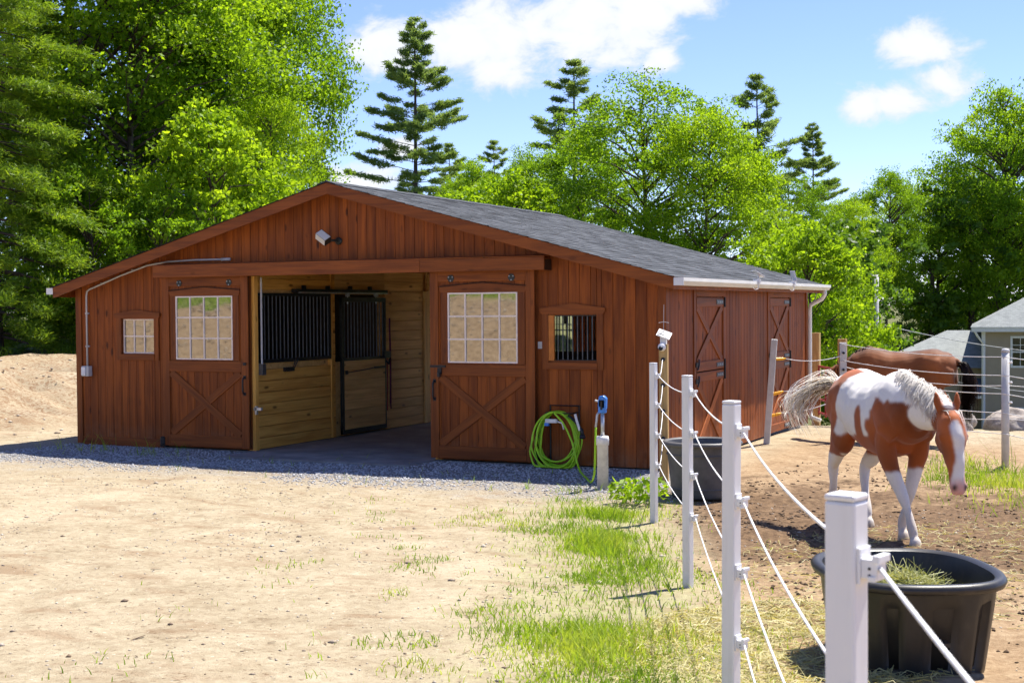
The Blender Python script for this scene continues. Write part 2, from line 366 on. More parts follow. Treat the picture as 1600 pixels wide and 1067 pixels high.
M['needle_soft'] = leafmat('hemlock_needle', (.06, .13, .015), (.15, .26, .022), (.30, .42, .03), trans=.5, gloss=.25)
M['grass'] = leafmat('grass_blade', (.13, .24, .015), (.24, .38, .025), (.42, .50, .08), trans=.45, scale=3)
M['straw'] = leafmat('hay_strand', (.30, .28, .10), (.46, .42, .18), (.62, .56, .30), trans=.3, scale=6)
M['greenhay'] = leafmat('green_hay', (.16, .18, .05), (.30, .32, .11), (.50, .48, .22), trans=.3, scale=6)
g = NT('bark'); n = g.noise(g.vmath('MULTIPLY', g.obj, (9, 9, 1.6)), 1.0, 6, .65)
g.bsdf(g.ramp(n, [(.3, (.035, .028, .022)), (.7, (.13, .105, .085))]), .9, .15, bump=n, bs=.6, bd=.03); M['bark'] = g.m

def set_tone(me, a):
    """per-vertex natural colour variation (n,) or (n,3)"""
    a = np.asarray(a, np.float32)
    if a.ndim == 1: a = np.repeat(a[:, None], 3, 1)
    c = np.ones((len(a), 4), np.float32); c[:, :3] = a
    at = me.color_attributes.new('tone', 'FLOAT_COLOR', 'POINT'); at.data.foreach_set('color', c.ravel())

# ------------------------------------------------------------------ terrain
def _hash(ix, iy, s):
    n = (ix.astype(np.int64)*374761393 + iy.astype(np.int64)*668265263 + s*1442695041) & 0x7fffffff
    n = ((n ^ (n >> 13))*1274126177) & 0x7fffffff
    return ((n ^ (n >> 16)) & 0xffff)/65535.0
def vn(x, y, s=0):
    ix = np.floor(x); iy = np.floor(y); fx = x-ix; fy = y-iy; fx = fx*fx*(3-2*fx); fy = fy*fy*(3-2*fy)
    a = _hash(ix, iy, s); b = _hash(ix+1, iy, s); c = _hash(ix, iy+1, s); d = _hash(ix+1, iy+1, s)
    return (a*(1-fx)+b*fx)*(1-fy)+(c*(1-fx)+d*fx)*fy - .5
def S(t): t = np.clip(t, 0, 1); return t*t*(3-2*t)
def fence_side(x, y): return x-(1.22+(-3.84-y)*.405)          # > 0 inside the paddock
def H(x, y, fine=True):
    x = np.asarray(x, float); y = np.asarray(y, float)
    q = np.minimum(12.5-((x-5.6)*-.432+(y+16.05)*.902), 15)
    h = .033*.5*(q+np.sqrt(q*q+2.0))
    h = h-.033*.06
    rough = S((-10.8-x)/3)*S((y+3)/4)
    h = h+.88*S((-11.2-x)/4.3)*S((y+2.5)/4)+rough*(.42*vn(x/1.3, y/1.3, 5)+.24*vn(x/.45, y/.45, 6)+.10*vn(x/.2, y/.2, 7))
    bank = S((-11.6-y)/4.6)*S((-3.0-x)/3.5)
    h = h+2.15*bank+1.6*S((-16.2-y)/9)*S((-3.0-x)/3.5)+bank*(.35*vn(x/1.1, y/1.1, 8)+.16*vn(x/.4, y/.4, 9))
    h = h-3.7*S((y-5)/34)*S((x+10)/5)
    far = S((np.hypot(x, y)-60)/200); h = h+far*2.0*vn(x/60, y/60, 2)
    if fine:
        yc = -4.6+.035*(y+2.0)**2-.10*(y+2.0); rt_ = sum(np.exp(-((x-yc-o_)/.13)**2) for o_ in (-.78, .78)); yd = -.5-.9*(y+2.5)-.02*(y+2)**2; rt_ = rt_+.7*sum(np.exp(-((x-yd-o_)/.16)**2) for o_ in (-.8, .8))
        h = h-.022*rt_*S((-1.6-y)/1.5)*S((y+13)/2)*(fence_side(x, y) < -.5)*(.6+.8*vn(x/.9, y/.9, 17))
        # keep it flat along the barn walls
        bx = np.maximum(np.maximum(-9.47-x, x-0.0), 0); by = np.maximum(np.maximum(0-y, y-7.32), 0); near = S((np.hypot(bx, by)-.05)/1.2)
        pad = S(fence_side(x, y)/.6)*S((x-.6)/.8)
        h = h+near*(.07*vn(x/2.7, y/2.7, 1)+.03*vn(x/.7, y/.7, 3)+.012*vn(x/.23, y/.23, 4))
        h = h+near*pad*(.045*vn(x/.34, y/.34, 12)+.03*vn(x/.16, y/.16, 13))
        inside = (x > -9.4) & (x < -.05) & (y > .05) & (y < 7.25)
        h = np.where(inside, -.06, h)
    return h
def Hs(x, y): return float(H(np.array([x]), np.array([y]))[0])
def axis(lo, a, b, hi, st):
    mid = list(np.arange(a, b, st)); L_ = []; x = a; s = st
    while x > lo: s *= 1.13; x -= s; L_.append(x)
    R_ = []; x = mid[-1]; s = st
    while x < hi: s *= 1.13; x += s; R_.append(x)
    return np.array(L_[::-1]+mid+R_)
gx = axis(-700, -11.5, 7.5, 700, .085); gy = axis(-700, -14.5, 5.0, 900, .085)
X, Y = np.meshgrid(gx, gy, indexing='ij'); Z = H(X, Y)
nx, ny = X.shape
V = np.stack([X, Y, Z], -1).reshape(-1, 3); I = np.arange(nx*ny).reshape(nx, ny)
F = np.stack([I[:-1, :-1], I[1:, :-1], I[1:, 1:], I[:-1, 1:]], -1).reshape(-1, 4)

g = NT('yard_ground'); p = g.pos; s_ = g.n('ShaderNodeSeparateXYZ'); g.l(p, s_.inputs[0]); px, py, pz = s_.outputs
big = g.noise(p, .55, 6, .6); med = g.noise(p, 2.6, 6, .65); fin = g.noise(p, 14, 6, .7); mic = g.noise(p, 70, 4, .7)
streak = g.noise(g.vmath('MULTIPLY', p, (1.3, 2.8, 1)), 1.0, 5, .65, .6)
f = g.math('ADD', g.math('MULTIPLY', med, .45), g.math('MULTIPLY', fin, .55))
dirt = g.ramp(f, [(.30, (.18, .13, .077)), (.44, (.33, .265, .172)), (.57, (.41, .342, .232)), (.75, (.52, .455, .34))])
dirt = g.mix(g.math('MULTIPLY', g.smooth(streak, .50, .70), .7), dirt, (.25, .165, .095))
dirt = g.mix(g.math('MULTIPLY', g.smooth(big, .5, .7), .45), dirt, (.54, .45, .32)); bk2 = g.math('MULTIPLY', g.smooth(px, -10.8, -12.4), g.smooth(py, -2.5, 0.0)); dirt = g.mix(g.math('MULTIPLY', bk2, g.smooth(fin, .42, .62)), dirt, (.24, .15, .085))
speck = g.smooth(g.noise(p, 24, 3, .6), .61, .68); dirt = g.mix(g.math('MULTIPLY', speck, .75), dirt, (.14, .085, .045))
speck2 = g.smooth(g.noise(g.vmath('ADD', p, (7, 3, 1)), 26, 2, .5), .69, .73); dirt = g.mix(g.math('MULTIPLY', speck2, .6), dirt, (.66, .58, .46))
# gravel apron along the front of the barn
vg = g.vor(p, 34); sg = g.n('ShaderNodeSeparateColor'); g.l(vg.outputs['Color'], sg.inputs[0])
grav = g.ramp(sg.outputs[0], [(0, (.26, .255, .25)), (.5, (.40, .395, .385)), (1, (.58, .57, .55))])
grav = g.mix(g.smooth(vg.outputs['Distance'], .25, .5), grav, (.20, .18, .16))
e = g.math('ADD', py, g.math('MULTIPLY', g.math('SUBTRACT', med, .5), 3.2))
e = g.math('ADD', e, g.math('MULTIPLY', g.math('SUBTRACT', fin, .5), 1.2))
gm = g.math('MULTIPLY', g.smooth(e, -3.5, -1.3), g.smooth(px, 1.0, .1)); gm = g.math('MULTIPLY', gm, g.smooth(px, -10.6, -9.3)); gm = g.math('MULTIPLY', gm, g.smooth(py, 1.5, .5))
base = g.mix(gm, dirt, grav)
# paddock: churned, manure-dark soil and pale trampled hay dust
side = g.math('SUBTRACT', px, g.math('ADD', 1.22, g.math('MULTIPLY', g.math('SUBTRACT', -3.84, py), .405)))
pad = g.math('MULTIPLY', g.smooth(side, -.1, .7), g.smooth(py, 6.5, 4.0)); pad = g.math('MULTIPLY', pad, g.smooth(px, .2, 1.0))
paddirt = g.ramp(g.math('ADD', g.math('MULTIPLY', fin, .6), g.math('MULTIPLY', med, .4)), [(.3, (.17, .105, .058)), (.48, (.31, .21, .12)), (.62, (.42, .31, .19)), (.8, (.56, .46, .31))])
ddx = g.math('DIVIDE', g.math('SUBTRACT', px, 3.6), 3.6); ddy = g.math('DIVIDE', g.math('SUBTRACT', py, -3.4), 2.3)
dm = g.math('SUBTRACT', 1.62, g.math('SQRT', g.math('ADD', g.math('MULTIPLY', ddx, ddx), g.math('MULTIPLY', ddy, ddy))))
dm = g.math('ADD', dm, g.math('MULTIPLY', g.math('SUBTRACT', g.noise(p, 1.3, 7, .7), .52), 4.2))
paddirt = g.mix(g.math('MULTIPLY', g.smooth(dm, .15, .7), .85), paddirt, g.mix(g.smooth(fin, .4, .65), (.085, .050, .028), (.19, .115, .062)))
base = g.mix(pad, base, paddirt)
gs = g.math('MULTIPLY', g.smooth(side, -1.9, -.5), g.smooth(side, .6, -.2)); gs = g.math('MULTIPLY', gs, g.math('MULTIPLY', g.smooth(py, -13.0, -11.0), g.smooth(py, -2.2, -3.4))); gs = g.math('MULTIPLY', gs, g.smooth(g.math('ADD', g.math('MULTIPLY', med, .6), g.math('MULTIPLY', fin, .4)), .40, .58)); base = g.mix(g.math('MULTIPLY', gs, .45), base, g.mix(fin, (.13, .19, .03), (.36, .36, .13)))
# leaf-litter green tint beyond the yard
gr = g.smooth(g.math('ADD', py, g.math('MULTIPLY', g.math('SUBTRACT', med, .5), 6)), 8.5, 13.0)
base = g.mix(gr, base, g.mix(med, (.07, .085, .025), (.17, .16, .07)))
bkm = g.math('MULTIPLY', g.smooth(py, -11.0, -12.6), g.smooth(px, -3.0, -5.5)); base = g.mix(bkm, base, g.mix(g.smooth(fin, .35, .65), (.15, .095, .05), (.36, .26, .16)))
topg = g.math('MULTIPLY', g.smooth(g.math('ADD', py, g.math('MULTIPLY', g.math('SUBTRACT', fin, .5), 2.0)), -15.6, -16.6), g.smooth(px, -3.0, -6.0))
base = g.mix(topg, base, g.mix(fin, (.10, .14, .03), (.30, .27, .12)))
hgt = g.math('ADD', g.math('MULTIPLY', fin, .6), g.math('ADD', g.math('MULTIPLY', mic, .3), g.math('MULTIPLY', gm, g.math('MULTIPLY', vg.outputs['Distance'], -.8))))
g.bsdf(base, .92, .12, bump=hgt, bs=.75, bd=.04); M['ground'] = g.m
tag(link('ground', mesh_np('ground', V, F, M['ground'], True)), kind='structure')

# ------------------------------------------------------------------ barn
W, LEN = 9.471, 7.324
XE0, XE1, ZE, ZP, RK = -9.657, .224, 2.408, 3.768, .32
XR = (XE0+XE1)/2; SL = (ZP-ZE)/(XR-XE0)
def ztop(x): return (ZE+SL*(x-XE0) if x < XR else ZE+SL*(XE1-x))-.062
barn = tag(empty('barn'), 'red-brown stained board barn with low gable roof and open double sliding doors', 'barn')

def strips(x0, x1, wdt, holes, extra=()):
    """vertical board strips between x0 and x1 cut at the openings -> (xa, xb, za, zb or None for roof line)"""
    out = []; n = max(1, round((x1-x0)/wdt)); st = (x1-x0)/n
    for i in range(n):
        a = x0+i*st; b = a+st; cuts = sorted({a, b} | {c for h in holes for c in h[:2] if a+.012 < c < b-.012} | {c for c in extra if a+.012 < c < b-.012})
        for xa, xb in zip(cuts[:-1], cuts[1:]):
            m = (xa+xb)/2; iv = [(.03, None)]
            for hx0, hx1, hz0, hz1 in holes:
                if hx0 < m < hx1:
                    nv = []
                    for za, zb in iv:
                        if hz0 > za+.03: nv.append((za, hz0))
                        if zb is None or hz1 < zb: nv.append((hz1, zb))
                    iv = nv
            for za, zb in iv: out.append((xa, xb, za, zb))
    return out
front_holes = [(-6.22, -3.20, 0, 2.53), (-8.61, -7.985, 1.386, 1.921), (-1.567, -.904, 1.337, 1.954)]
mb = MB()
for xa, xb, za, zb in strips(-W+.02, -.02, .4, front_holes, (XR,)):
    z1, z2 = (zb, zb) if zb is not None else (ztop(xa), ztop(xb))
    mb.prism([(xa, .024, za), (xb, .024, za), (xb, .024, z2), (xa, .024, z1)], (0, .07, 0))
fwall = mb.build('front_wall', M['backing'], barn)
for xa, xb, za, zb in strips(-W+.085, -.085, .1505, front_holes, (XR,)):
    L0 = (zb if zb is not None else ztop(xa))-za; dz = 0 if zb is not None else ztop(xb)-ztop(xa)
    plank('board', (xa+.0015, 0, za), (0, 0, 1), (1, 0, 0), L0, xb-xa-.003, .022, M['stain'], fwall, 0, dz, random.uniform(-.002, .002))
for xa in (-W-.022, -.087):
    plank('corner_board', (xa, -.024, .02), (0, 0, 1), (1, 0, 0), 2.36, .109, .024, M['stain_trim'], fwall)
plank('skirt_board', (-W+.09, -.012, .13), (1, 0, 0), (0, 0, -1), 1.55, .13, .012, M['stain_trim'], fwall)
# side wall with two dutch doors
side_doors = [(1.207, 2.419), (4.88, 6.09)]; DZ, SPL = 2.162, 1.169
side_holes = [(a, b, .05, DZ) for a, b in side_doors]
ZS = ZE+SL*.224-.07
mb = MB()
for a, b, za, zb in strips(.02, LEN-.02, .5, side_holes): mb.box((-.10, a, za), (-.024, b, zb if zb else ZS))
swall = mb.build('side_wall', M['backing'], barn)
for a, b, za, zb in strips(.085, LEN-.085, .1505, side_holes):
    plank('board', (0, a+.0015, za), (0, 0, 1), (0, 1, 0), (zb if zb else ZS)-za, b-a-.003, .022, M['stain'], swall, 0, 0, random.uniform(-.002, .002))
for a in (-.022, LEN-.087): plank('corner_board', (.024, a, .02), (0, 0, 1), (0, 1, 0), 2.34, .109, .024, M['stain_trim'], swall)
for a, b in side_doors:
    for yy, w_ in ((a-.095, .09), (b+.005, .09)): plank('door_casing', (.016, yy, .03), (0, 0, 1), (0, 1, 0), DZ+.1, w_, .016, M['stain_trim'], swall)
    plank('door_casing', (.018, a-.004, DZ+.012), (0, 1, 0), (0, 0, -1), b-a+.008, -.0+.09, .016, M['stain_trim'], swall).location.z += .09
    for z0, z1 in ((.05, SPL-.008), (SPL+.008, DZ-.006)):
        leaf = MB().box((-.05, a+.01, z0), (-.024, b-.01, z1)).build('door_leaf', M['backing'], barn)
        n = 8; st = (b-a-.02)/n
        for i in range(n): plank('board', (-.004, a+.01+i*st+.0012, z0), (0, 0, 1), (0, 1, 0), z1-z0, st-.0024, .018, M['stain'], leaf)
        rw = .125
        for zz in (z0, z1-rw): plank('rail', (.018, a+.012, zz+rw), (0, 1, 0), (0, 0, -1), b-a-.024, rw, .02, M['stain_trim'], leaf)
        za, zb = z0+rw, z1-rw; y0, y1 = a+.05, b-.05
        for (ya, zc), (yb, zd), off in (((y0, za), (y1, zb), .017), ((y0, zb), (y1, za), .012)):
            d = Vector((0, yb-ya, zd-zc)); u = d.normalized(); pr = Vector((-1, 0, 0)).cross(u)
            o_ = Vector((off, ya, zc))-pr*.05
            plank('brace', o_, u, pr, d.length, .10, .015, M['stain_red'] if off > .015 and z0 < .5 else M['stain_trim'], leaf)  # sunlight on the lower brace is put into its brighter stain
        # strap hinges on the far side, latch on the near side
        for zz in (z0+.06, z1-.06):
            h = MB().box((.019, b-.34, zz-.028), (.026, b-.03, zz+.028)).build('hinge', M['greymetal'], leaf)
            for k in range(3): MB().lathe([(.012, 0), (.012, .006), (.004, .009)], n=8).build('bolt', M['galv'], leaf).matrix_local = Matrix.Translation((.026, b-.10-k*.085, zz)) @ Matrix.Rotation(R(90), 4, 'Y')
            MB().tube([(.03, b+.02, zz-.07), (.03, b+.02, zz+.07)], .014, 8).build('hinge_pin', M['black'], leaf)
    for zz in (SPL+.10, SPL-.12):
        MB().box((.02, a-.06, zz-.03), (.03, a+.06, zz+.03)).tube([(.04, a-.03, zz-.07), (.055, a-.01, zz), (.04, a+.03, zz+.07)], .011, 6).build('latch', M['black'], swall)
# other walls
mb = MB(); mb.box((-W, .05, .02), (-W+.09, LEN-.05, ZS)); mb.build('side_wall', M['stain'], barn)
mb = MB()
for xa, xb, za, zb in strips(-W+.01, -.01, .5, [(-6.1, -4.3, 0, 2.5)], (XR,)):
    z1, z2 = (zb, zb) if zb is not None else (ztop(xa), ztop(xb)); mb.prism([(xa, LEN-.09, za), (xb, LEN-.09, za), (xb, LEN-.09, z2), (xa, LEN-.09, z1)], (0, .088, 0))
mb.build('rear_wall', M['stain'], barn)

# roof: deck, rake boards, fascia, shingles
mb = MB()
for xa, xb in ((XE0, XR), (XE1, XR)):
    za, zb = ZE-.012, ZP-.012; y0, y1 = -RK+.022, LEN+.24
    mb.prism([(xa, y0, za-.045), (xb, y0, zb-.045), (xb, y0, zb), (xa, y0, za)], (0, y1-y0, 0))
roof = mb.build('roof', M['stain_trim'], barn)
cs = math.sqrt(1+SL*SL)
for sgn, xe in ((1, XE0), (-1, XE1)):
    ax_ = Vector((sgn, 0, SL)).normalized(); Ls = (XR-XE0)*cs
    # rake board: top edge on the roof plane, lower edge .15 below
    mbk = MB().prism([(xe, -RK, ZE-.014), (XR, -RK, ZP-.014), (XR, -RK, ZP-.165), (xe, -RK, ZE-.165)], (0, .022, 0)); mbk.build('rake_board', M['stain_trim'], roof)
    MB().box((min(xe, xe+sgn*.02), -RK+.022, ZE-.16), (max(xe, xe+sgn*.02), LEN+.24, ZE-.02)).build('fascia_board', M['stain_trim'], roof)
Vs, Fs, Ts = [], [], []
for sgn, xe in ((1, XE0), (-1, XE1)):
    ax_ = np.array([sgn/cs, 0, SL/cs]); nrm = np.array([-sgn*SL/cs, 0, 1/cs]); Ls = (XR-XE0)*cs+.01; nc = int(Ls/.143)+1
    for c_ in range(nc):
        s0 = c_*.143-.02; s1 = min(s0+.155, Ls); yy = -RK-.025-random.uniform(0, .3); 
        while yy < LEN+.27:
            w_ = random.choice((.17, .24, .31, .31)); ya, yb = max(yy, -RK-.025), min(yy+w_-.004, LEN+.27); yy += w_
            if yb-ya < .02: continue
            t = .010+random.choice((0, 0, .004)); o = np.array([xe, 0, ZE-.012]); b0 = len(Vs)
            for (s_p, y_p, h_) in ((s0, ya, 0), (s0, yb, 0), (s0, ya, t), (s0, yb, t), (s1, ya, .003), (s1, yb, .003)):
                q = o+ax_*s_p+nrm*h_; q[1] = y_p; Vs.append(q)
            Fs += [(b0, b0+1, b0+3, b0+2), (b0+2, b0+3, b0+5, b0+4)]; Ts += [random.random()]*6
me = mesh_np('shingles', Vs, Fs, M['shingle']); set_tone(me, np.array(Ts)); tag(link('shingles', me, roof), kind='stuff')
mb = MB(); n = 30
for i in range(n):
    y0 = -RK-.02+i*(LEN+.27+RK)/n; y1 = y0+(LEN+.27+RK)/n+.03; h_ = .004 if i % 2 else .007
    mb.prism([(XR-.15, y0, ZP-.15*SL+h_), (XR, y0, ZP+h_+.008), (XR+.15, y0, ZP-.15*SL+h_), (XR+.15, y0, ZP-.15*SL-.004), (XR, y0, ZP-.004), (XR-.15, y0, ZP-.15*SL-.004)], (0, y1-y0, 0))
rc = mb.build('ridge_cap', M['shingle'], roof); set_tone(rc.data, np.full(len(rc.data.vertices), .3))
# gutters and downspout
for xe, sg in ((XE1, 1), (XE0, -1)):
    y0, y1 = -RK+.0, LEN+.31; pf = [(0, -.012), (.012, -.012), (.012, -.095), (.085, -.095), (.118, -.05), (.118, -.012), (.128, -.012), (.128, -.055), (.09, -.107), (0, -.107)]
    gt = MB().prism([(xe+sg*(a_+.002), y0, ZE-.008+b_) for a_, b_ in pf], (0, y1-y0, 0)).build('gutter', M['gutter'], barn)
    MB().box((xe+sg*.002 if sg > 0 else xe-.128, y0-.004, ZE-.115), (xe+.13 if sg > 0 else xe-.002, y0-.0005, ZE-.02)).build('end_cap', M['white'], gt)
ds = [(XE1+.065, LEN+.12, ZE-.10), (XE1+.065, LEN+.12, ZE-.19), (XE1+.02, LEN+.11, ZE-.26), (.06, LEN+.07, ZE-.36), (.045, LEN+.06, ZE-.46), (.045, LEN+.06, .22), (.07, LEN+.05, .12), (.24, LEN+.0, .07)]
MB().tube(ds, .037, 10).build('downspout', M['gutter'], barn, True)

# small framed windows on the front wall
def window_trim(x0, x1, z0, z1, peak, parent, y=-.0):
    t_ = .09
    plank('window_casing', (x0-t_, y-.02, z0-t_), (0, 0, 1), (1, 0, 0), z1-z0+2*t_-.01, t_, .02, M['stain_trim'], parent)
    plank('window_casing', (x1, y-.02, z0-t_), (0, 0, 1), (1, 0, 0), z1-z0+2*t_-.01, t_, .02, M['stain_trim'], parent)
    plank('window_sill', (x0-.01, y-.032, z0), (1, 0, 0), (0, 0, -1), x1-x0+.02, t_, .032, M['stain_trim'], parent)
    m_ = (x0+x1)/2
    MB().prism([(x0-t_-.03, y-.03, z1+.075), (x0-t_-.03, y-.03, z1+.03), (x0-t_, y-.03, z1), (x1+t_, y-.03, z1), (x1+t_+.03, y-.03, z1+.03), (x1+t_+.03, y-.03, z1+.075), (m_, y-.03, z1+.075+peak)], (0, .03, 0)).build('window_head', M['stain_trim'], parent)
def panes(x0, x1, z0, z1, nx_, nz_, yg, parent, mt='muntin', bw=.019):
    for i in range(nx_):
        for j in range(nz_):
            a = x0+(x1-x0)*i/nx_; b = x0+(x1-x0)*(i+1)/nx_; c0 = z0+(z1-z0)*j/nz_; c1 = z0+(z1-z0)*(j+1)/nz_
            j_ = [random.uniform(-.0012, .0012) for _ in range(4)]
            MB().prism([(a+.001, yg+j_[0], c0+.001), (b-.001, yg+j_[1], c0+.001), (b-.001, yg+j_[2], c1-.001), (a+.001, yg+j_[0]+j_[2]-j_[1], c1-.001)], (0, .004, 0)).build('pane', M['glass'], parent)
    for i in range(nx_+1):
        x = x0+(x1-x0)*i/nx_; MB().box((x-bw/2, yg-.012, z0), (x+bw/2, yg-.001, z1)).build('muntin', M[mt], parent)
    for j in range(nz_+1):
        z = z0+(z1-z0)*j/nz_; MB().box((x0-bw/2, yg-.0105, z-bw/2), (x1+bw/2, yg-.002, z+bw/2)).build('muntin', M[mt], parent)
wl = MB().box((-8.61, .03, 1.386), (-7.985, .06, 1.40)).box((-8.61, .03, 1.907), (-7.985, .06, 1.921)).box((-8.61, .03, 1.40), (-8.596, .06, 1.907)).box((-7.999, .03, 1.40), (-7.985, .06, 1.907)).build('window', M['stain_red'], barn)
window_trim(-8.61, -7.985, 1.386, 1.921, .05, wl); panes(-8.59, -8.005, 1.405, 1.902, 3, 2, .04, wl)
wr_ = MB().box((-1.567, .0, 1.337), (-.904, .10, 1.36)).box((-1.567, .0, 1.94), (-.904, .10, 1.954)).build('window', M['stain_trim'], barn)
window_trim(-1.567, -.904, 1.337, 1.954, .06, wr_)
MB().box((-1.563, -.02, 1.36), (-1.49, .02, 1.94)).build('shutter', M['orangewood'], wr_)
MB().box((-1.50, .02, 1.345), (-.906, .05, 1.372)).box((-1.50, .02, 1.925), (-.906, .05, 1.945)).build('bar_frame', M['black'], wr_)
for i in range(9): MB().tube([(-1.455+i*.068, .035, 1.36), (-1.455+i*.068, .035, 1.94)], .008, 6).build('bar', M['greymetal'], wr_)
MB().box((-1.72, -.006, 1.51), (-1.66, .0, 1.60)).build('wall_label', M['conduit'], fwall)

# header that hides the door track
trk = MB().box((-7.78, -.215, 2.655), (-1.54, -.0, 2.675)).build('track_cover', M['stain_trim'], barn)
plank('board', (-7.797, -.24, 2.692), (1, 0, 0), (0, 0, -1), 4.47, .177, .025, M['stain_trim'], trk)
plank('board', (-3.322, -.24, 2.692), (1, 0, 0), (0, 0, -1), 1.798, .177, .025, M['stain_trim'], trk)
MB().prism([(-7.797, -.24, 2.694), (-7.797, .0, 2.72), (-7.797, .0, 2.705), (-7.797, -.24, 2.679)], (6.273, 0, 0)).build('cap_board', M['stain_red'], trk)  # brighter stain paints the sunlit top of the header
MB().box((-1.548, -.214, 2.515), (-1.524, -.002, 2.652)).build('end_board', M['backing'], trk)
MB().box((-7.796, -.214, 2.515), (-7.772, -.002, 2.652)).build('end_board', M['stain_trim'], trk)
MB().box((-7.7, -.12, 2.56), (-1.6, -.05, 2.62)).build('track', M['greymetal'], trk)

# sliding doors
def sliding_door(x0, x1, hs, wx):
    z0, z1 = .055, 2.525
    dr = MB().box((x0+.01, -.058, z0+.01), (x1-.01, -.045, z1-.01)).build('sliding_door', M['backing'], barn)
    n = 11; st = (x1-x0-.02)/n
    for i in range(n):
        a = x0+.01+i*st
        plank('board', (a+.0012, -.078, z0+.01), (0, 0, 1), (1, 0, 0), 1.24-z0, st-.0024, .02, M['stain'], dr)
        plank('board', (a+.0012, -.0775, 1.245), (0, 0, 1), (1, 0, 0), z1-1.255, st-.0024, .0195, M['stain'], dr)
    for a in (x0, x1-.125): plank('stile', (a, -.10, z0), (0, 0, 1), (1, 0, 0), z1-z0, .125, .021, M['stain_trim'], dr)
    for za, h_ in ((z0, .165), (1.145, .155), (z1-.14, .138)): plank('rail', (x0+.126, -.0985, za+h_), (1, 0, 0), (0, 0, -1), x1-x0-.252, h_, .02, M['stain_trim'], dr)
    a0, a1, c0, c1 = x0+.13, x1-.13, z0+.17, 1.14
    for (xa, za), (xb, zb), off in (((a0, c1), (a1, c0), -.0965), ((a0, c0), (a1, c1), -.093)):
        d = Vector((xb-xa, 0, zb-za)); u = d.normalized(); pr = Vector((0, 1, 0)).cross(u)
        # trimmed back so the ends meet the rails
        plank('brace', Vector((xa, off, za))+u*.02-pr*.055, u, pr, d.length-.04, .11, .014, M['stain_trim'], dr)
    zb0, zb1 = 1.3285, 2.231
    # window trim proud of the panel
    plank('window_casing', (wx-.115, -.093, zb0-.02), (0, 0, 1), (1, 0, 0), zb1-zb0+.03, .108, .014, M['stain_trim'], dr)
    plank('window_casing', (wx+1.007, -.093, zb0-.02), (0, 0, 1), (1, 0, 0), zb1-zb0+.03, .108, .014, M['stain_trim'], dr)
    MB().prism([(wx-.135, -.094, zb1+.085), (wx-.135, -.094, zb1+.055), (wx-.115, -.094, zb1+.012), (wx+1.115, -.094, zb1+.012), (wx+1.135, -.094, zb1+.055), (wx+1.135, -.094, zb1+.085), (wx+.5, -.094, zb1+.135)], (0, .015, 0)).build('window_head', M['stain_trim'], dr)
    MB().prism([(wx-.14, -.105, zb1+.088), (wx+.5, -.105, zb1+.138), (wx+1.14, -.105, zb1+.088), (wx+1.14, -.105, zb1+.098), (wx+.5, -.105, zb1+.149), (wx-.14, -.105, zb1+.098)], (0, .026, 0)).build('drip_cap', M['backing'], dr)
    panes(wx, wx+1.0, zb0, zb1, 4, 3, -.088, dr)
    for k in (.21, .79):
        xx = x0+(x1-x0)*k; hx = [(xx+.052*math.cos(R(60*i)), -.106, 2.43+.052*math.sin(R(60*i))) for i in range(6)]
        hg = MB().prism(hx, (0, .0065, 0)).build('hanger', M['bronze'], dr)
        bb = MB()
        for dx_, dz_ in ((-.028, .018), (.028, .018), (0, -.03)): bb.lathe([(.009, 0), (.009, .006), (.003, .009)], n=8)
        for dx_, dz_ in ((-.028, .018), (.028, .018), (0, -.03)):
            MB().lathe([(.009, 0), (.009, .006), (.003, .009)], n=8).build('bolt', M['galv'], dr).matrix_local = Matrix.Translation((xx+dx_, -.106, 2.43+dz_)) @ Matrix.Rotation(R(90), 4, 'X')
    hx = x0+.065 if hs < 0 else x1-.065
    MB().tube([(hx, -.10, 1.075), (hx, -.135, 1.065), (hx, -.15, 1.03), (hx, -.15, .88), (hx, -.135, .845), (hx, -.10, .835)], .012, 8).box((hx-.022, -.106, 1.05), (hx+.022, -.0995, 1.10)).box((hx-.022, -.106, .81), (hx+.022, -.0995, .86)).build('handle', M['black'], dr)
    return dr, z0
d1_, _ = sliding_door(-7.755, -6.215, 1, -7.494)
d2_, _ = sliding_door(-3.256, -1.727, -1, -2.977)
MB().box((-3.25, -.115, 1.255), (-3.02, -.1005, 1.285)).box((-3.14, -.118, 1.16), (-3.08, -.1005, 1.25)).tube([(-3.11, -.13, 1.19), (-3.11, -.13, 1.13)], .025, 8).build('latch', M['black'], d2_)
MB().box((-6.30, -.112, 1.245), (-6.25, -.1005, 1.285)).build('latch', M['black'], d1_)
for x_, dd in ((-7.77, d1_), (-1.70, d2_)):
    MB().lathe([(.03, -.06), (.045, -.05), (.045, .05), (.03, .06)], (x_, -.09, .12), 12).box((x_-.05, -.10, .03), (x_+.05, -.03, .06)).build('guide_roller', M['black'], dd)

# conduit, box, flood lamp
cp_ = [(-9.265, -.03, 1.19), (-9.265, -.03, 2.27), (-9.25, -.03, 2.335), (-9.20, -.03, 2.365), (-8.6, -.03, 2.56), (-8.08, -.03, 2.705), (-7.7, -.03, 2.752), (-7.2, -.03, 2.768), (-6.6, -.03, 2.765)]
cn = MB().tube(cp_, .0135, 8).tube([(-6.72, -.03, 2.765), (-6.56, -.03, 2.765)], .022, 8).build('conduit', M['conduit'], barn, True)
for x_, z_ in ((-9.265, 1.5), (-9.265, 2.0), (-8.95, 2.45), (-8.35, 2.64), (-6.9, 2.768)): MB().box((x_-.03, -.034, z_-.012), (x_+.03, -.001, z_+.012)).build('clip', M['conduit'], cn)
bx_ = MB().box((-9.335, -.085, 1.045), (-9.195, -.002, 1.20)).build('outlet_box', M['conduit'], barn, bevel=.008)
MB().box((-9.325, -.105, 1.06), (-9.245, -.086, 1.185)).build('cover', M['insul'], bx_, bevel=.006)
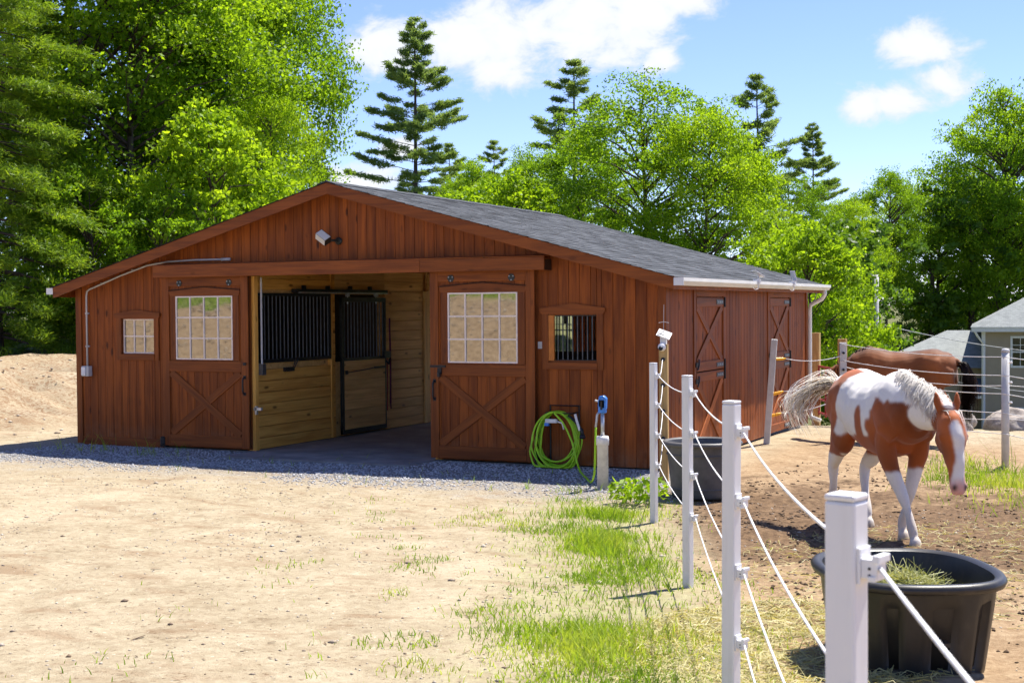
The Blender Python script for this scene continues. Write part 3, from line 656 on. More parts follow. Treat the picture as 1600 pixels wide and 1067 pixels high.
flM = Matrix.Translation((-4.73, -.0, 2.975)) @ Matrix.Rotation(R(90), 4, 'X')
fl = MB().lathe([(.05, 0), (.055, .02), (.04, .035)], n=16).build('floodlight', M['bronze'], barn); fl.matrix_local = flM
Mh = Matrix.Translation((-4.865, -.19, 3.02)) @ Matrix.Rotation(R(35), 4, 'Y') @ Matrix.Rotation(R(38), 4, 'X')
def fl_part(name, mbx, mat): o_ = mbx.build(name, mat, fl); o_.matrix_local = flM.inverted(); return o_
fl_part('arm', MB().tube([(-4.73, -.03, 2.975), (-4.78, -.10, 2.985), (-4.83, -.15, 3.0)], .018, 8), M['bronze'])
fl_part('lamp_head', MB().box((-.095, -.055, -.055), (.095, .06, .05), Mh), M['bronze'])
fl_part('lens', MB().box((-.088, -.060, -.05), (.088, -.056, .045), Mh).box((-.088, -.055, .0505), (.088, .05, .054), Mh), M['led'])
# hose hanger frame on the wall
MB().tube([(-1.545, -.02, .05), (-1.545, -.02, .785), (-1.145, -.02, .785), (-1.145, -.02, .45)], .012, 6).tube([(-1.53, -.02, .70), (-1.53, -.20, .70), (-1.17, -.20, .70), (-1.17, -.02, .70)], .010, 6).build('hose_hanger', M['black'], barn)

# ---- inside: floor, stall fronts, partitions
MB().box((-W+.1, .0, -.05), (-.1, LEN, .012)).build('floor', M['concrete'], barn)
for sgn, xe, xi in ((1, XE0, -W+.1), (-1, XE1, -.1)):
    zi = ZE+SL*abs(xi-xe)-.075; MB().prism([(xi, .1, zi), (XR, .1, ZP-.085), (XR, .1, ZP-.075), (xi, .1, zi+.01)], (0, LEN-.2, 0)).build('bounce_ceiling', M['pine'], barn)  # unseen pine sheet under the roof, added to bounce light into the aisle
MB().box((-6.2, -.75, -.06), (-3.22, -.0, .02)).build('apron_mat', M['concrete'], barn)
for x0_, x1_ in ((-6.29, -6.175), (-3.245, -3.15)):
    plank('door_jamb', (x0_, .004, .02), (0, 0, 1), (1, 0, 0), 2.5, x1_-x0_, .085, M['pine'], fwall)
MB().box((-6.31, -.002, .02), (-6.292, .08, 2.5)).build('door_jamb', M['stain_trim'], fwall)
XA = -6.24
gy0, gy1, gz0, gz1 = .17, 2.07, 1.30, 2.25        # grille
dy0, dy1 = 2.29, 3.645                             # sliding stall door
stall = MB().box((XA-.10, .09, .02), (XA-.055, gy1, gz0-.02)).box((XA-.10, gy1, .02), (XA-.055, 7.2, 1.2)).box((XA-.10, dy1, 1.2), (XA-.055, 7.2, 2.72)).box((XA-.10, .09, gz1+.02), (XA-.055, dy1, 2.72)).build('stall_front', M['pine_grey'], barn)
bh = .165; nrow = 17
for k in range(nrow):
    za, zb = .02+k*bh, .02+(k+1)*bh-.008
    spans = [(.10, 7.2)]
    if zb > gz0+.02 and za < gz1-.02: spans = [(gy1+.06, 7.2)]
    out = []
    for a, b in spans:
        for c0, c1 in ((a, min(b, 2.2)), (max(a, 2.2), min(b, 3.72)), (max(a, 3.72), min(b, 5.03)), (max(a, 5.2), b)):
            if c1-c0 > .03: out.append((c0, c1))
    for a, b in out:
        if a < 3.7 and b > 2.3 and za < 2.2: 
            if a >= 2.19: continue                  # behind the sliding door
        plank('board', (XA, a+.001, zb), (0, 1, 0), (0, 0, -1), b-a-.002, zb-za, .05, M['pine'] if a < 2.2 else M['pine_grey'], stall)
plank('post', (XA+.012, gy1+.002, .02), (0, 0, 1), (0, 1, 0), 2.7, .055, .07, M['pine'], stall)
plank('casing', (XA+.03, 5.035, .02), (0, 0, 1), (0, 1, 0), 2.2, .16, .03, M['pine_grey'], stall)
plank('casing', (XA+.034, 4.99, 2.342), (0, 1, 0), (0, 0, -1), 1.2, .12, .034, M['pine_grey'], stall)
gr_ = MB().box((XA-.05, gy0, gz0-.04), (XA+.012, gy1, gz0+.012)).box((XA-.05, gy0, gz1-.012), (XA+.012, gy1, gz1+.03)).box((XA-.05, gy0-.03, gz0-.04), (XA+.012, gy0, gz1+.03)).box((XA-.05, gy1-.03, gz0-.04), (XA+.013, gy1+.002, gz1+.03)).build('grille', M['black'], barn)
for i in range(19):
    y_ = gy0+.09+i*(gy1-gy0-.14)/18; MB().tube([(XA-.015, y_, gz0), (XA-.015, y_, gz1)], .0105, 8).build('bar', M['greymetal'], gr_)
sdz = 1.235
sdr = MB().box((XA+.03, dy0, .05), (XA+.075, dy0+.055, 2.22)).box((XA+.03, dy1-.035, .05), (XA+.07, dy1, 2.22)).box((XA+.03, dy0, .05), (XA+.072, dy1, .12)).box((XA+.03, dy0, 2.15), (XA+.072, dy1, 2.221)).box((XA+.03, dy0, sdz-.02), (XA+.072, dy1, sdz+.02)).build('stall_door', M['bronze'], barn)
for k in range(7):
    za = .12+k*(sdz-.14)/7; plank('board', (XA+.066, dy0+.055, za+(sdz-.14)/7-.0015), (0, 1, 0), (0, 0, -1), dy1-dy0-.09, (sdz-.14)/7-.003, .03, M['pine_grey'], sdr)
for i in range(13):
    y_ = dy0+.11+i*(dy1-dy0-.19)/12; MB().tube([(XA+.05, y_, sdz+.01), (XA+.05, y_, 2.17)], .010, 8).build('bar', M['greymetal'], sdr)
MB().tube([(XA+.08, dy0+.10, 1.03), (XA+.10, dy0+.12, 1.03), (XA+.10, dy0+.55, 1.05), (XA+.09, dy1-.32, 1.08)], .009, 6).box((XA+.072, dy0+.08, 1.0), (XA+.10, dy0+.13, 1.06)).box((XA+.072, dy1-.40, 1.06), (XA+.10, dy1-.06, 1.09)).build('latch_bar', M['black'], sdr)
MB().box((XA+.07, dy1-.12, 1.22), (XA+.12, dy1+.06, 1.33)).tube([(XA+.11, dy1-.08, 1.18), (XA+.13, dy1-.02, 1.12), (XA+.11, dy1+.04, 1.2)], .015, 6).build('latch', M['black'], sdr)
for k in (.14, .78):
    y_ = dy0+(dy1-dy0)*k; MB().tube([(XA+.06, y_, 2.12), (XA+.06, y_, 2.27)], .010, 6).box((XA+.04, y_-.035, 2.235), (XA+.085, y_+.035, 2.29)).build('hanger', M['galv'], sdr)
tk = MB().box((XA+.02, 1.0, 2.285), (XA+.10, 3.66, 2.345)).build('door_track', M['black'], barn)
MB().box((XA+.1005, 1.06, 2.278), (XA+.106, 3.66, 2.30)).build('rail', M['galv'], tk)
for y_ in (1.3, 1.95, 2.6, 3.2): MB().box((XA+.012, y_-.03, 2.345), (XA+.06, y_+.03, 2.40)).build('bracket', M['black'], tk)
MB().box((XA+.012, .77, 1.12), (XA+.06, 1.0, 1.18)).tube([(XA+.05, .97, 1.17), (XA+.09, .98, 1.28), (XA+.06, 1.02, 1.30)], .008, 6).tube([(XA+.05, 1.01, 1.17), (XA+.09, 1.05, 1.29)], .008, 6).build('bridle_hook', M['black'], barn)
MB().box((-6.19, -.02, .60), (-6.06, .02, .64)).box((-6.17, -.02, .54), (-6.14, .02, .66)).build('barrel_bolt', M['galv'], barn)
MB().tube([(XA+.10, .125, 2.5), (XA+.10, .125, 1.24)], .014, 8).build('conduit', M['conduit'], barn)
MB().box((XA+.07, .09, 1.10), (XA+.14, .17, 1.26)).build('switch_box', M['greymetal'], barn)
# partition across the aisle (seen through the barred window), dividers, dim back of the stalls
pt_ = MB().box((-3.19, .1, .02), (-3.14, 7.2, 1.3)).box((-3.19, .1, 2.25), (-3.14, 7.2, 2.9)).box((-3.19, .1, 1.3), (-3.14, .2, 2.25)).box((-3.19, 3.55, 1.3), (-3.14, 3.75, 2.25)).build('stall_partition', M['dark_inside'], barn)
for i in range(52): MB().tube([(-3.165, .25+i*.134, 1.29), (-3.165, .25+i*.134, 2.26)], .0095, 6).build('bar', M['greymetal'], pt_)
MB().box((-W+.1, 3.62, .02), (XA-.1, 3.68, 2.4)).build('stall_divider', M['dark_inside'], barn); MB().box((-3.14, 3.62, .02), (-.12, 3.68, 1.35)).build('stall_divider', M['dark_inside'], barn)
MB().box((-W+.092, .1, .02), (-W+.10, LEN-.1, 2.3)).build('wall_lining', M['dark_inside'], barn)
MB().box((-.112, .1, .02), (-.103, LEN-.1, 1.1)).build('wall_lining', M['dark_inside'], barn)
# hanging lead rope and strap beside the stall door, hay in the stall
tag(MB().tube([(XA+.06, 3.775, 1.88), (XA+.06, 3.775, 1.76), (XA+.07, 3.78, 1.2), (XA+.06, 3.79, .45)], .016, 8).tube([(XA+.06, 3.79, .45), (XA+.06, 3.80, .36)], .012, 6).build('lead_rope', M['purple']), 'purple lead rope hanging on the pine wall beside the stall door', 'lead rope')
tag(MB().tube([(XA+.05, 3.70, 1.30), (XA+.055, 3.705, .9), (XA+.05, 3.70, .34)], .010, 6).build('strap', M['lead']), 'thin red strap hanging between the stall door and the purple rope', 'strap')

# ------------------------------------------------------------------ paddock fence by the yard
def post_white(name, p, hgt, wdt, label, grp='white square fence posts along the yard', lean=(0, 0)):
    z = Hs(p[0], p[1]); o = empty(name, (p[0], p[1], z), R(-14)); o.rotation_euler = (lean[0], lean[1], R(-14)); h = wdt/2
    MB().box((-h, -h, -.25), (h, h, hgt-.012)).build('shaft', M['white'], o, bevel=.006)
    MB().prism([(-h, -h, hgt-.0115), (h, -h, hgt-.0115), (h, h, hgt-.0115), (-h, h, hgt-.0115)], (0, 0, .0115)).build('cap', M['white'], o, bevel=.004)
    tag(o, label, 'fence post', grp); return o, z
FP = []
def at(lat, d): q = CAM+rt*lat+Vector((-math.sin(YAW), math.cos(YAW), 0))*d; return q.x, q.y
spec = [('A', .586, 2.4, 1.71, 'nearest white fence post in front of the black hay tub, cut by the bottom edge'),
        ('B', .874, 5.5, 1.66, 'second nearest white fence post, left of the hay tub'),
        ('C', 1.196, 9.35, 1.57, 'third white fence post from the front, standing in the grass'),
        ('D', 1.333, 12.92, 1.51, 'farthest white fence post of the yard line, beside the wooden camera post')]
for nm, la, d_, zt, lb in spec:
    x_, y_ = at(la, d_); z = Hs(x_, y_); o, z = post_white('fence_post', (x_, y_), zt-z, .058, lb, lean=(0, R(.35 if nm == 'B' else 0)))
    FP.append((Vector((x_, y_, zt)), o, z))
DROPS = (.125, .405, .69, .975)
ins_pts = []
pr_ = Vector((math.cos(R(-14)), math.sin(R(-14)), 0)); pf_ = Vector((-pr_.y, pr_.x, 0))
side_v = rt.copy()
for P_, o, z in FP:
    row = []
    for dz in DROPS:
        zz = P_.z-dz; lz = zz-z; 
        i_ = MB().box((.029, -.022, lz-.030), (.036, .022, lz+.034)).box((.036, -.019, lz-.018), (.066, .019, lz+.016)).box((.058, -.023, lz+.010), (.072, .023, lz+.024)).box((.050, -.023, lz-.022), (.064, .023, lz-.012)).build('insulator', M['insul'], o, bevel=.002)
        for yy, z2 in ((-.0195, .0), (-.0195, -.012)): MB().tube([(.052, yy-.0004, lz+z2), (.052, yy+.0005, lz+z2)], .003, 6).build('screw', M['black'], o)
        row.append(Vector((P_.x, P_.y, zz))+pr_*.062+pf_*.0)
    ins_pts.append(row)
ROPES = 'white electric ropes strung between the yard fence posts'
def rope(pts, r, label, grp, mat='rope', sag=.05, n=14, name='fence_rope'):
    P = []
    for a, b in zip(pts[:-1], pts[1:]):
        a = Vector(a); b = Vector(b)
        for k in range(n): t = k/n; q = a.lerp(b, t); q.z -= 4*sag*t*(1-t); P.append(q)
    P.append(Vector(pts[-1])); return tag(MB().tube(P, r, 6).build(name, M[mat], None, True), label, 'rope', grp)
bx0, by0 = at(.30, -.9)
order = ('top', 'second', 'third', 'lowest')
for k in range(4):
    pts = [Vector((bx0, by0, 2.04-.44-DROPS[k]+.125))+pr_*.06]+[ins_pts[j][k] for j in range(4)]
    P_ = []
    rope(pts, .0042, '%s white rope of the yard fence, running past all four white posts' % order[k], ROPES, sag=.045)
# wooden post with solar camera and black insulators
wp = (.303, -.915); wz = Hs(*wp); wo = empty('camera_post', (wp[0], wp[1], wz), R(12)); wt = 1.60-wz
plank('post', (-.05, -.05, -.2), (0, 0, 1), (1, 0, 0), wt+.2, .10, .10, M['treated'], wo)
for k, zz in enumerate((1.42, 1.12, .82, .5)): MB().lathe([(.008, 0), (.022, .01), (.026, .02), (.014, .03), (.022, .042), (.012, .055)], n=10).build('insulator', M['black'], wo).matrix_local = Matrix.Translation((.0, -.05, zz)) @ Matrix.Rotation(R(90), 4, 'X')
tag(wo, 'squared timber post with black insulators at the barn corner', 'post')
so = empty('solar_camera', (wp[0], wp[1], wz+wt), R(12))
MB().box((-.035, -.045, .0), (.035, .045, .09)).build('bracket', M['pvc'], so)
Ms = Matrix.Translation((.01, -.02, .12)) @ Matrix.Rotation(R(20), 4, 'Y') @ Matrix.Rotation(R(38), 4, 'X')
MB().box((-.080, -.062, -.006), (.080, .062, .0), Ms).build('panel_frame', M['insul'], so)
MB().box((-.072, -.054, .0003), (.072, .054, .003), Ms).build('solar_cell', M['navy'], so)
MB().lathe([(.0, -.05), (.03, -.045), (.045, -.02), (.045, .015), (.03, .03)], n=16).build('camera_body', M['insul'], so, True).matrix_local = Matrix.Translation((-.01, -.085, -.03)) @ Matrix.Rotation(R(70), 4, 'X')
MB().lathe([(.026, .0), (.026, .012), (.01, .02)], n=14).build('camera_lens', M['black'], so, True).matrix_local = Matrix.Translation((-.018, -.125, -.045)) @ Matrix.Rotation(R(75), 4, 'X')
MB().tube([(0, .0, .12), (.0, .02, .30), (.003, .02, .46)], .003, 5).tube([(-.06, .02, .25), (0, .02, .262), (.06, .02, .25)], .003, 5).build('antenna', M['conduit'], so)
tag(so, 'small white solar-powered camera on top of the timber post', 'camera')
for k in range(4):
    a = ins_pts[3][k]; b = Vector((wp[0]+.02, wp[1]-.10, wz+(1.42, 1.12, .82, .5)[k]+.0))
    rope([a, b], .0042, '%s short rope from the far white post up to the timber post' % order[k], 'short ropes tying the fence to the timber post', sag=.06, n=10)

# ------------------------------------------------------------------ tubs
def superell(a, b, n_, k, p=3.2):
    out = []
    for i in range(n_):
        t = 2*math.pi*i/n_; c, s = math.cos(t), math.sin(t)
        out.append((a*math.copysign(abs(c)**(2/p), c), b*math.copysign(abs(s)**(2/p), s)))
    return out
def tub(name, loc, rz, a, b, hgt, mat, ribs, wall=.03, p=3.2, taper=.86):
    o = empty(name, (loc[0], loc[1], loc[2]), rz); n_ = 96; mb = MB(); V_ = []
    def ring(f, z, rib=0.0, add=0.0):
        pts = superell(a, b, n_, 0, p); r_ = []
        for i, (x, y) in enumerate(pts):
            l = math.hypot(x, y); rb = 0
            if rib and ribs:
                ph = (i*ribs/n_) % 1; rb = -rib if ph < .28 else 0
            q = (l*f+add+rb)/l; r_.append((x*q, y*q, z))
        return r_
    rings = [ring(taper*.96, .0), ring(taper, .02), ring(taper+.01, .05, .045), ring(taper+(1-taper)*.75, hgt-.14, .045), ring(taper+(1-taper)*.82, hgt-.10, .0), ring(.985, hgt-.05), ring(1.0, hgt-.045, 0, .035), ring(1.0, hgt-.02, 0, .045), ring(1.0, hgt, 0, .03), ring(1.0, hgt+.004, 0, .005), ring(.985, hgt-.01, 0, -.012), ring(taper+(1-taper)*.7, hgt-.14, 0, -wall), ring(taper, .06, 0, -wall), ring(.02, .05)]
    for r_ in rings: V_ += r_
    F_ = [tuple(range(n_))[::-1]]
    for i in range(len(rings)-1):
        for k in range(n_): F_.append((i*n_+k, i*n_+(k+1) % n_, (i+1)*n_+(k+1) % n_, (i+1)*n_+k))
    # outer shell, rolled rim and inner wall as parts
    def part(nm, i0, i1, cap=False):
        m_ = MB(); m_.v = V_[i0*n_:(i1+1)*n_]
        for i in range(i1-i0):
            for k in range(n_): m_.f.append((i*n_+k, i*n_+(k+1) % n_, (i+1)*n_+(k+1) % n_, (i+1)*n_+k))
        if cap: m_.f.append(tuple(range(n_))[::-1])
        ob = m_.build(nm, mat, o, True)
        return ob
    part('wall', 0, 5, True); part('rim', 5, 10); part('lining', 10, 13)
    return o
def strands(n, cx, cy, rx, ry, z, hmax, mat, name, ln=(.08, .28), wd=.0022, up=.5, seed=1, ground=False, dome=0.0):
    r = np.random.default_rng(seed); V_ = []; F_ = []; T_ = []
    th = r.uniform(0, 2*np.pi, n); rr = np.sqrt(r.uniform(0, 1, n)); x = cx+rx*rr*np.cos(th); y = cy+ry*rr*np.sin(th)
    z0 = H(x, y) if ground else np.full(n, z); z0 = z0+dome*(1-rr**2)+r.uniform(0, hmax, n)
    a = r.uniform(0, 2*np.pi, n); L_ = r.uniform(*ln, n); el_ = r.normal(0, up, n)
    d = np.stack([np.cos(a)*np.cos(el_), np.sin(a)*np.cos(el_), np.sin(el_)], -1)*L_[:, None]
    p0 = np.stack([x, y, z0], -1)-d*.5; pm = p0+d*.5+np.stack([r.normal(0, .02, n), r.normal(0, .02, n), r.normal(.012, .015, n)], -1); p1 = p0+d
    if ground:
        for q in (p0, pm, p1): q[:, 2] = np.maximum(q[:, 2], H(q[:, 0], q[:, 1])+.004)
    wv = np.stack([-np.sin(a), np.cos(a), r.normal(0, .6, n)], -1)*wd
    V_ = np.stack([p0-wv, p0+wv, pm-wv, pm+wv, p1-wv*.5, p1+wv*.5], 1).reshape(-1, 3); b = np.arange(n)*6
    F_ = np.concatenate([np.stack([b, b+1, b+3, b+2], -1), np.stack([b+2, b+3, b+5, b+4], -1)])
    me = mesh_np(name, V_, F_, mat); set_tone(me, np.repeat(r.uniform(0, 1, n), 6)); return me
tz = Hs(4.5, -8.9)-.01
t1 = tub('hay_tub', (4.37, -8.76, tz), R(28), .415, .50, .50, M['tub'], 12, p=2.7, taper=.86)
MB().box((-.02, -.60, .22), (.02, -.53, .24)).build('drain_plug', M['tub'], t1)
tag(t1, 'black ribbed plastic stock tub holding hay, behind the nearest fence post', 'tub')
tag(link('hay', strands(2400, 4.36, -8.66, .30, .34, tz+.20, .05, M['greenhay'], 'hay', ln=(.08, .30), up=.5, seed=4, dome=.17)), 'loose green hay heaped inside the black tub', 'hay', kind='stuff')
t2z = Hs(1.13, -1.85); t2 = tub('water_tub', (1.08, -1.90, t2z), 0, .39, .39, .60, M['tub_grey'], 0, p=2.0, taper=.84)
for zz, f_ in ((.46, .975), (.10, .875)):
    MB().tube([(.39*f_*math.cos(2*math.pi*k/40), .39*f_*math.sin(2*math.pi*k/40), zz) for k in range(40)], .008, 6, True).build('hoop', M['tub_grey'], t2)
MB().lathe([(.355, .46), (.355, .462), (.001, .463)], n=40).build('water', M['water'], t2)
tag(t2, 'round dark grey water tub standing at the barn corner', 'tub')

# ------------------------------------------------------------------ hydrant and hose
hx_, hy_ = -.148, -1.713; hz_ = Hs(hx_, hy_); ho = empty('yard_hydrant', (hx_, hy_, hz_))
MB().lathe([(.063, -.1), (.063, .50), (.072, .50), (.073, .57), (.066, .60), (.03, .605)], n=28).build('pvc_sleeve', M['pvc'], ho, True)
MB().tube([(0, 0, .58), (0, 0, .86)], .021, 12).build('riser_pipe', M['galv'], ho, True)
MB().box((-.045, -.03, .86), (.045, .03, 1.02)).prism([(-.05, -.03, .93), (.05, -.03, .90), (.055, -.03, 1.03), (.02, -.03, 1.06), (-.035, -.03, 1.05)], (0, .06, 0)).build('head', M['blue'], ho, bevel=.012)
MB().box((-.012, -.036, .90), (.012, -.031, 1.0)).build('lever_slot', M['black'], ho)
MB().tube([(-.04, 0, .99), (-.085, -.01, 1.0)], .010, 8).build('lever_pin', M['pvc'], ho)
MB().tube([(-.035, 0, .88), (-.06, -.01, .84), (-.068, -.015, .76), (-.075, -.02, .70)], [.014, .014, .013, .013], 8).build('spout', M['galv'], ho, True)
tag(ho, 'yard hydrant with blue head rising from a white plastic sleeve', 'hydrant')
hp = []; nl = 10; rr = random.Random(3)
for k in range(nl):
    a = .27+rr.uniform(-.035, .035); b = .33+rr.uniform(-.03, .10)*(k/nl+.3); yk = -.08-.15*(k/nl)+rr.uniform(-.01, .01); cxk = -1.395+rr.uniform(-.02, .03); lean = rr.uniform(-.05, .05)
    for i in range(28):
        t = math.pi/2+2*math.pi*i/28; zc = .715-b+b*math.sin(t); xx = cxk+a*math.cos(t)*(1.0 if math.sin(t) > 0 else 1.08)+lean*(.7-zc)
        hp.append((xx, yk-.06*(1-math.sin(t))*.5+(.15/nl)*(i/28)*-1, max(zc, .022)))
hp += [(-1.36, -.30, .70), (-1.25, -.31, .60), (-1.12, -.32, .36), (-1.02, -.40, .12), (-.88, -.62, .03), (-.62, -1.05, .022), (-.40, -1.45, .03), (-.28, -1.64, .16), (-.245, -1.70, .40), (-.225, -1.73, .60), (-.222, -1.733, .70)]
zofs = [Hs(x, y) if y < -.35 else 0 for x, y, z in hp[-8:]]
hp = hp[:-8]+[(x, y, z+o) for (x, y, z), o in zip(hp[-8:], zofs)]
def smooth_path(P, n=3):
    P = [Vector(p) for p in P]; out = []
    for i in range(len(P)-1):
        p0 = P[max(i-1, 0)]; p1 = P[i]; p2 = P[i+1]; p3 = P[min(i+2, len(P)-1)]
        for k in range(n):
            t = k/n; out.append(.5*((2*p1)+(p2-p0)*t+(2*p0-5*p1+4*p2-p3)*t*t+(3*p1-p0-3*p2+p3)*t**3))
    out.append(P[-1]); return out
hs = tag(MB().tube(smooth_path(hp, 2), .0125, 8).build('garden_hose', M['hose'], None, True), 'lime green garden hose coiled on a wall hanger', 'hose')
MB().tube([(-1.02, -.30, .50), (-1.06, -.30, .62), (-1.09, -.28, .70)], .017, 8).build('coupling', M['pvc'], hs)
nz = tag(MB().tube([(-1.20, -.24, .68), (-1.10, -.27, .62), (-1.0, -.29, .50), (-.985, -.30, .44)], [.016, .02, .024, .03], 10).lathe([(.035, 0), (.04, .02), (.03, .05)], (-.985, -.30, .40), 14).build('spray_nozzle', M['black'], None, True), 'black spray nozzle hanging beside the coiled green hose', 'nozzle')
sp_ = tag(empty('sprinkler', (-1.43, -.25, .60)), 'grey and blue hose fitting hung inside the green coil', 'fitting')
MB().box((-.08, -.02, -.02), (.08, .02, .03)).tube([(.08, 0, 0), (.15, 0, -.02), (.17, 0, -.10)], .012, 6).build('body', M['pvc'], sp_, bevel=.008)
MB().box((-.09, -.025, -.06), (-.03, .02, -.02)).build('clip', M['blue'], sp_, bevel=.006)

# ------------------------------------------------------------------ far gate ropes, corral posts, red gate
lo = empty('gate_post', (.25, 3.80, Hs(.25, 3.80)), R(10)); lo.rotation_euler = (R(2), R(4.5), R(10)); loM = Matrix.LocRotScale(lo.location, lo.rotation_euler, None)
MB().box((-.045, -.045, -.2), (.045, .045, 1.55)).build('shaft', M['conduit'], lo, bevel=.006); tag(lo, 'leaning grey post near the second stall door, with yellow gate handles', 'fence post')
mo = empty('fence_post', (1.23, 4.47, Hs(1.23, 4.47)), R(20)); MB().box((-.05, -.05, -.2), (.05, .05, 1.50)).build('shaft', M['conduit'], mo, bevel=.006)
for zz in (1.35, 1.1): MB().lathe([(.01, 0), (.02, .02), (.02, .04), (.01, .05)], n=8).build('insulator', M['black'], mo).matrix_local = Matrix.Translation((.0, -.05, zz)) @ Matrix.Rotation(R(90), 4, 'X')
tag(mo, 'grey square post behind the spotted horse where the gate ropes end', 'fence post')
ro = empty('fence_post', (3.77, 2.02, Hs(3.77, 2.02)), 0); MB().tube([(0, 0, -.2), (0, 0, 1.43)], .048, 14).lathe([(.05, 1.43), (.052, 1.45), (.035, 1.475)], n=14).build('shaft', M['conduit'], ro, True); tag(ro, 'round pale grey post at the right edge beside the brown horse', 'fence post')
for zz in (1.30, 1.05, .80): MB().tube([(.045, -.02, zz), (.08, -.03, zz+.01)], .014, 8).build('insulator', M['insul'], ro)
GR = 'white gate ropes between the leaning post and the paddock corner'
for k, (za, zb) in enumerate(((1.25, 1.28), (.72, .98), (.40, .66))):
    a = Vector((.29+.03*(1-k), 3.76, za)); d = (Vector((1.2, 4.42, zb))-a); hnd = a+d.normalized()*.13
    hl = ('top', 'middle', 'lowest')[k]
    u = d.normalized(); hM = MB().tube([a+u*.02, a+u*.05, a+u*.20, a+u*.24], [.012, .021, .019, .010], 10).build('gate_handle', M['yellow'], lo, True); hM.matrix_parent_inverse = loM.inverted()
    for q in range(6): MB().tube([a+u*(.06+q*.024), a+u*(.068+q*.024)], .0245, 10).build('ridge', M['yellow'], hM)
    rope([a+u*.24, Vector((1.2, 4.42, zb))], .006, '%s gate rope running from its yellow handle towards the corner post' % hl, GR, sag=.05)
names5 = ('top', 'second', 'third', 'fourth', 'lowest')
for k, (za, zb) in enumerate(((1.46, 1.38), (1.22, 1.15), (.98, .92), (.74, .68), (.48, .42))):
    rope([(1.23, 4.41, za), (3.77, 1.96, zb), (6.3, -.5, zb-.05)], .0055, '%s white rope of the back fence in front of the brown horse' % names5[k], 'white ropes of the back fence', sag=.05)
for k, (za, zb) in enumerate(((1.12, 1.02), (.62, .60))):
    rope([(1.26, 4.5, za), (3.80, 2.08, zb), (7.5, 3.0, zb)], .005, ('slack extra rope on the back fence, at horse-back height', 'slack extra rope on the back fence, at belly height')[k], 'extra back fence ropes', sag=.09)
for i, (x_, y_, h_, lb) in enumerate(((-.43, 9.9, 1.52, 'left of two brown timber posts behind the barn corner'), (.45, 8.1, 1.45, 'right of two brown timber posts, beside the grey corner post'))):
    z = Hs(x_, y_); wo2 = empty('timber_post', (x_, y_, z)); plank('post', (-.07, -.07, -.2), (0, 0, 1), (1, 0, 0), h_+.2-z, .14, .14, M['treated'], wo2); tag(wo2, lb, 'post', 'brown timber posts behind the barn')
bo = empty('feed_box', (-.68, 9.9, 0)); MB().box((-.13, -.12, 1.0), (.12, .12, 1.42)).build('box', M['black'], bo, bevel=.02); MB().prism([(-.15, -.14, 1.42), (.14, -.14, 1.42), (.14, -.14, 1.45), (-.0, -.14, 1.5), (-.15, -.14, 1.45)], (0, .28, 0)).build('lid', M['black'], bo); tag(bo, 'black box fixed beside the left timber post behind the barn', 'box')
rg = empty('tube_gate', (-.35, 9.75, Hs(-.35, 9.75))); e_ = Vector((.72, -1.5, 0))
for zz in (.25, .5, .78, 1.12): MB().tube([(0, 0, zz), tuple(e_+Vector((0, 0, zz)))], .022, 8).build('rail', M['red'], rg)
for t in (0.02, .35, .68, .98): MB().tube([tuple(e_*t+Vector((0, 0, .2))), tuple(e_*t+Vector((0, 0, 1.14)))], .02, 8).build('upright', M['red'], rg)
tag(rg, 'dark red tube gate between the two timber posts', 'gate')
# red rail fence on top of the bank across the yard (mirrored in the barn windows)
rf = empty('rail_fence', (-9, -17.4, Hs(-9, -17.4))); 
for i in range(8):
    x_ = 3.5-i*2.4; z_ = Hs(-9+x_, -17.4)-Hs(-9, -17.4); MB().tube([(x_, 0, z_-.2), (x_, 0, z_+1.1)], .05, 8).build('post', M['red'], rf)
    if i:
        for zz in (.55, 1.0): MB().tube([(x_, 0, z_+zz), (x_+2.4, 0, Hs(-9+x_+2.4, -17.4)-Hs(-9, -17.4)+zz)], .035, 8).build('rail', M['red'], rf)
tag(rf, 'dark red rail fence on the bank across the yard', 'fence')
# solar lamps on the gutter
for i, (y_, tl) in enumerate(((3.1, 35), (5.15, 75))):
    so2 = empty('solar_lamp', (XE1+.10, y_, ZE-.01)); Mq = Matrix.Translation((.0, 0, .10)) @ Matrix.Rotation(R(30), 4, 'Z') @ Matrix.Rotation(R(tl), 4, 'Y')
    MB().box((-.085, -.13, -.008), (.085, .13, .0), Mq).build('panel_frame', M['insul'], so2); MB().box((-.075, -.12, .0005), (.075, .12, .003), Mq).build('solar_cell', M['conduit'], so2)
    MB().tube([(0, 0, -.02), (.01, 0, .09)], .012, 6).box((-.04, -.12, -.035), (.05, -.04, .02)).tube([(.03, -.08, -.03), (.05, -.2, -.12), (.05, -.34, -.13), (.04, -.45, -.10)], .004, 5).build('bracket', M['insul'], so2)
    tag(so2, ('tilted white solar panel clipped to the gutter, nearer the camera', 'edge-on white solar panel clipped to the far end of the gutter')[i], 'solar panel', 'solar panels on the gutter')

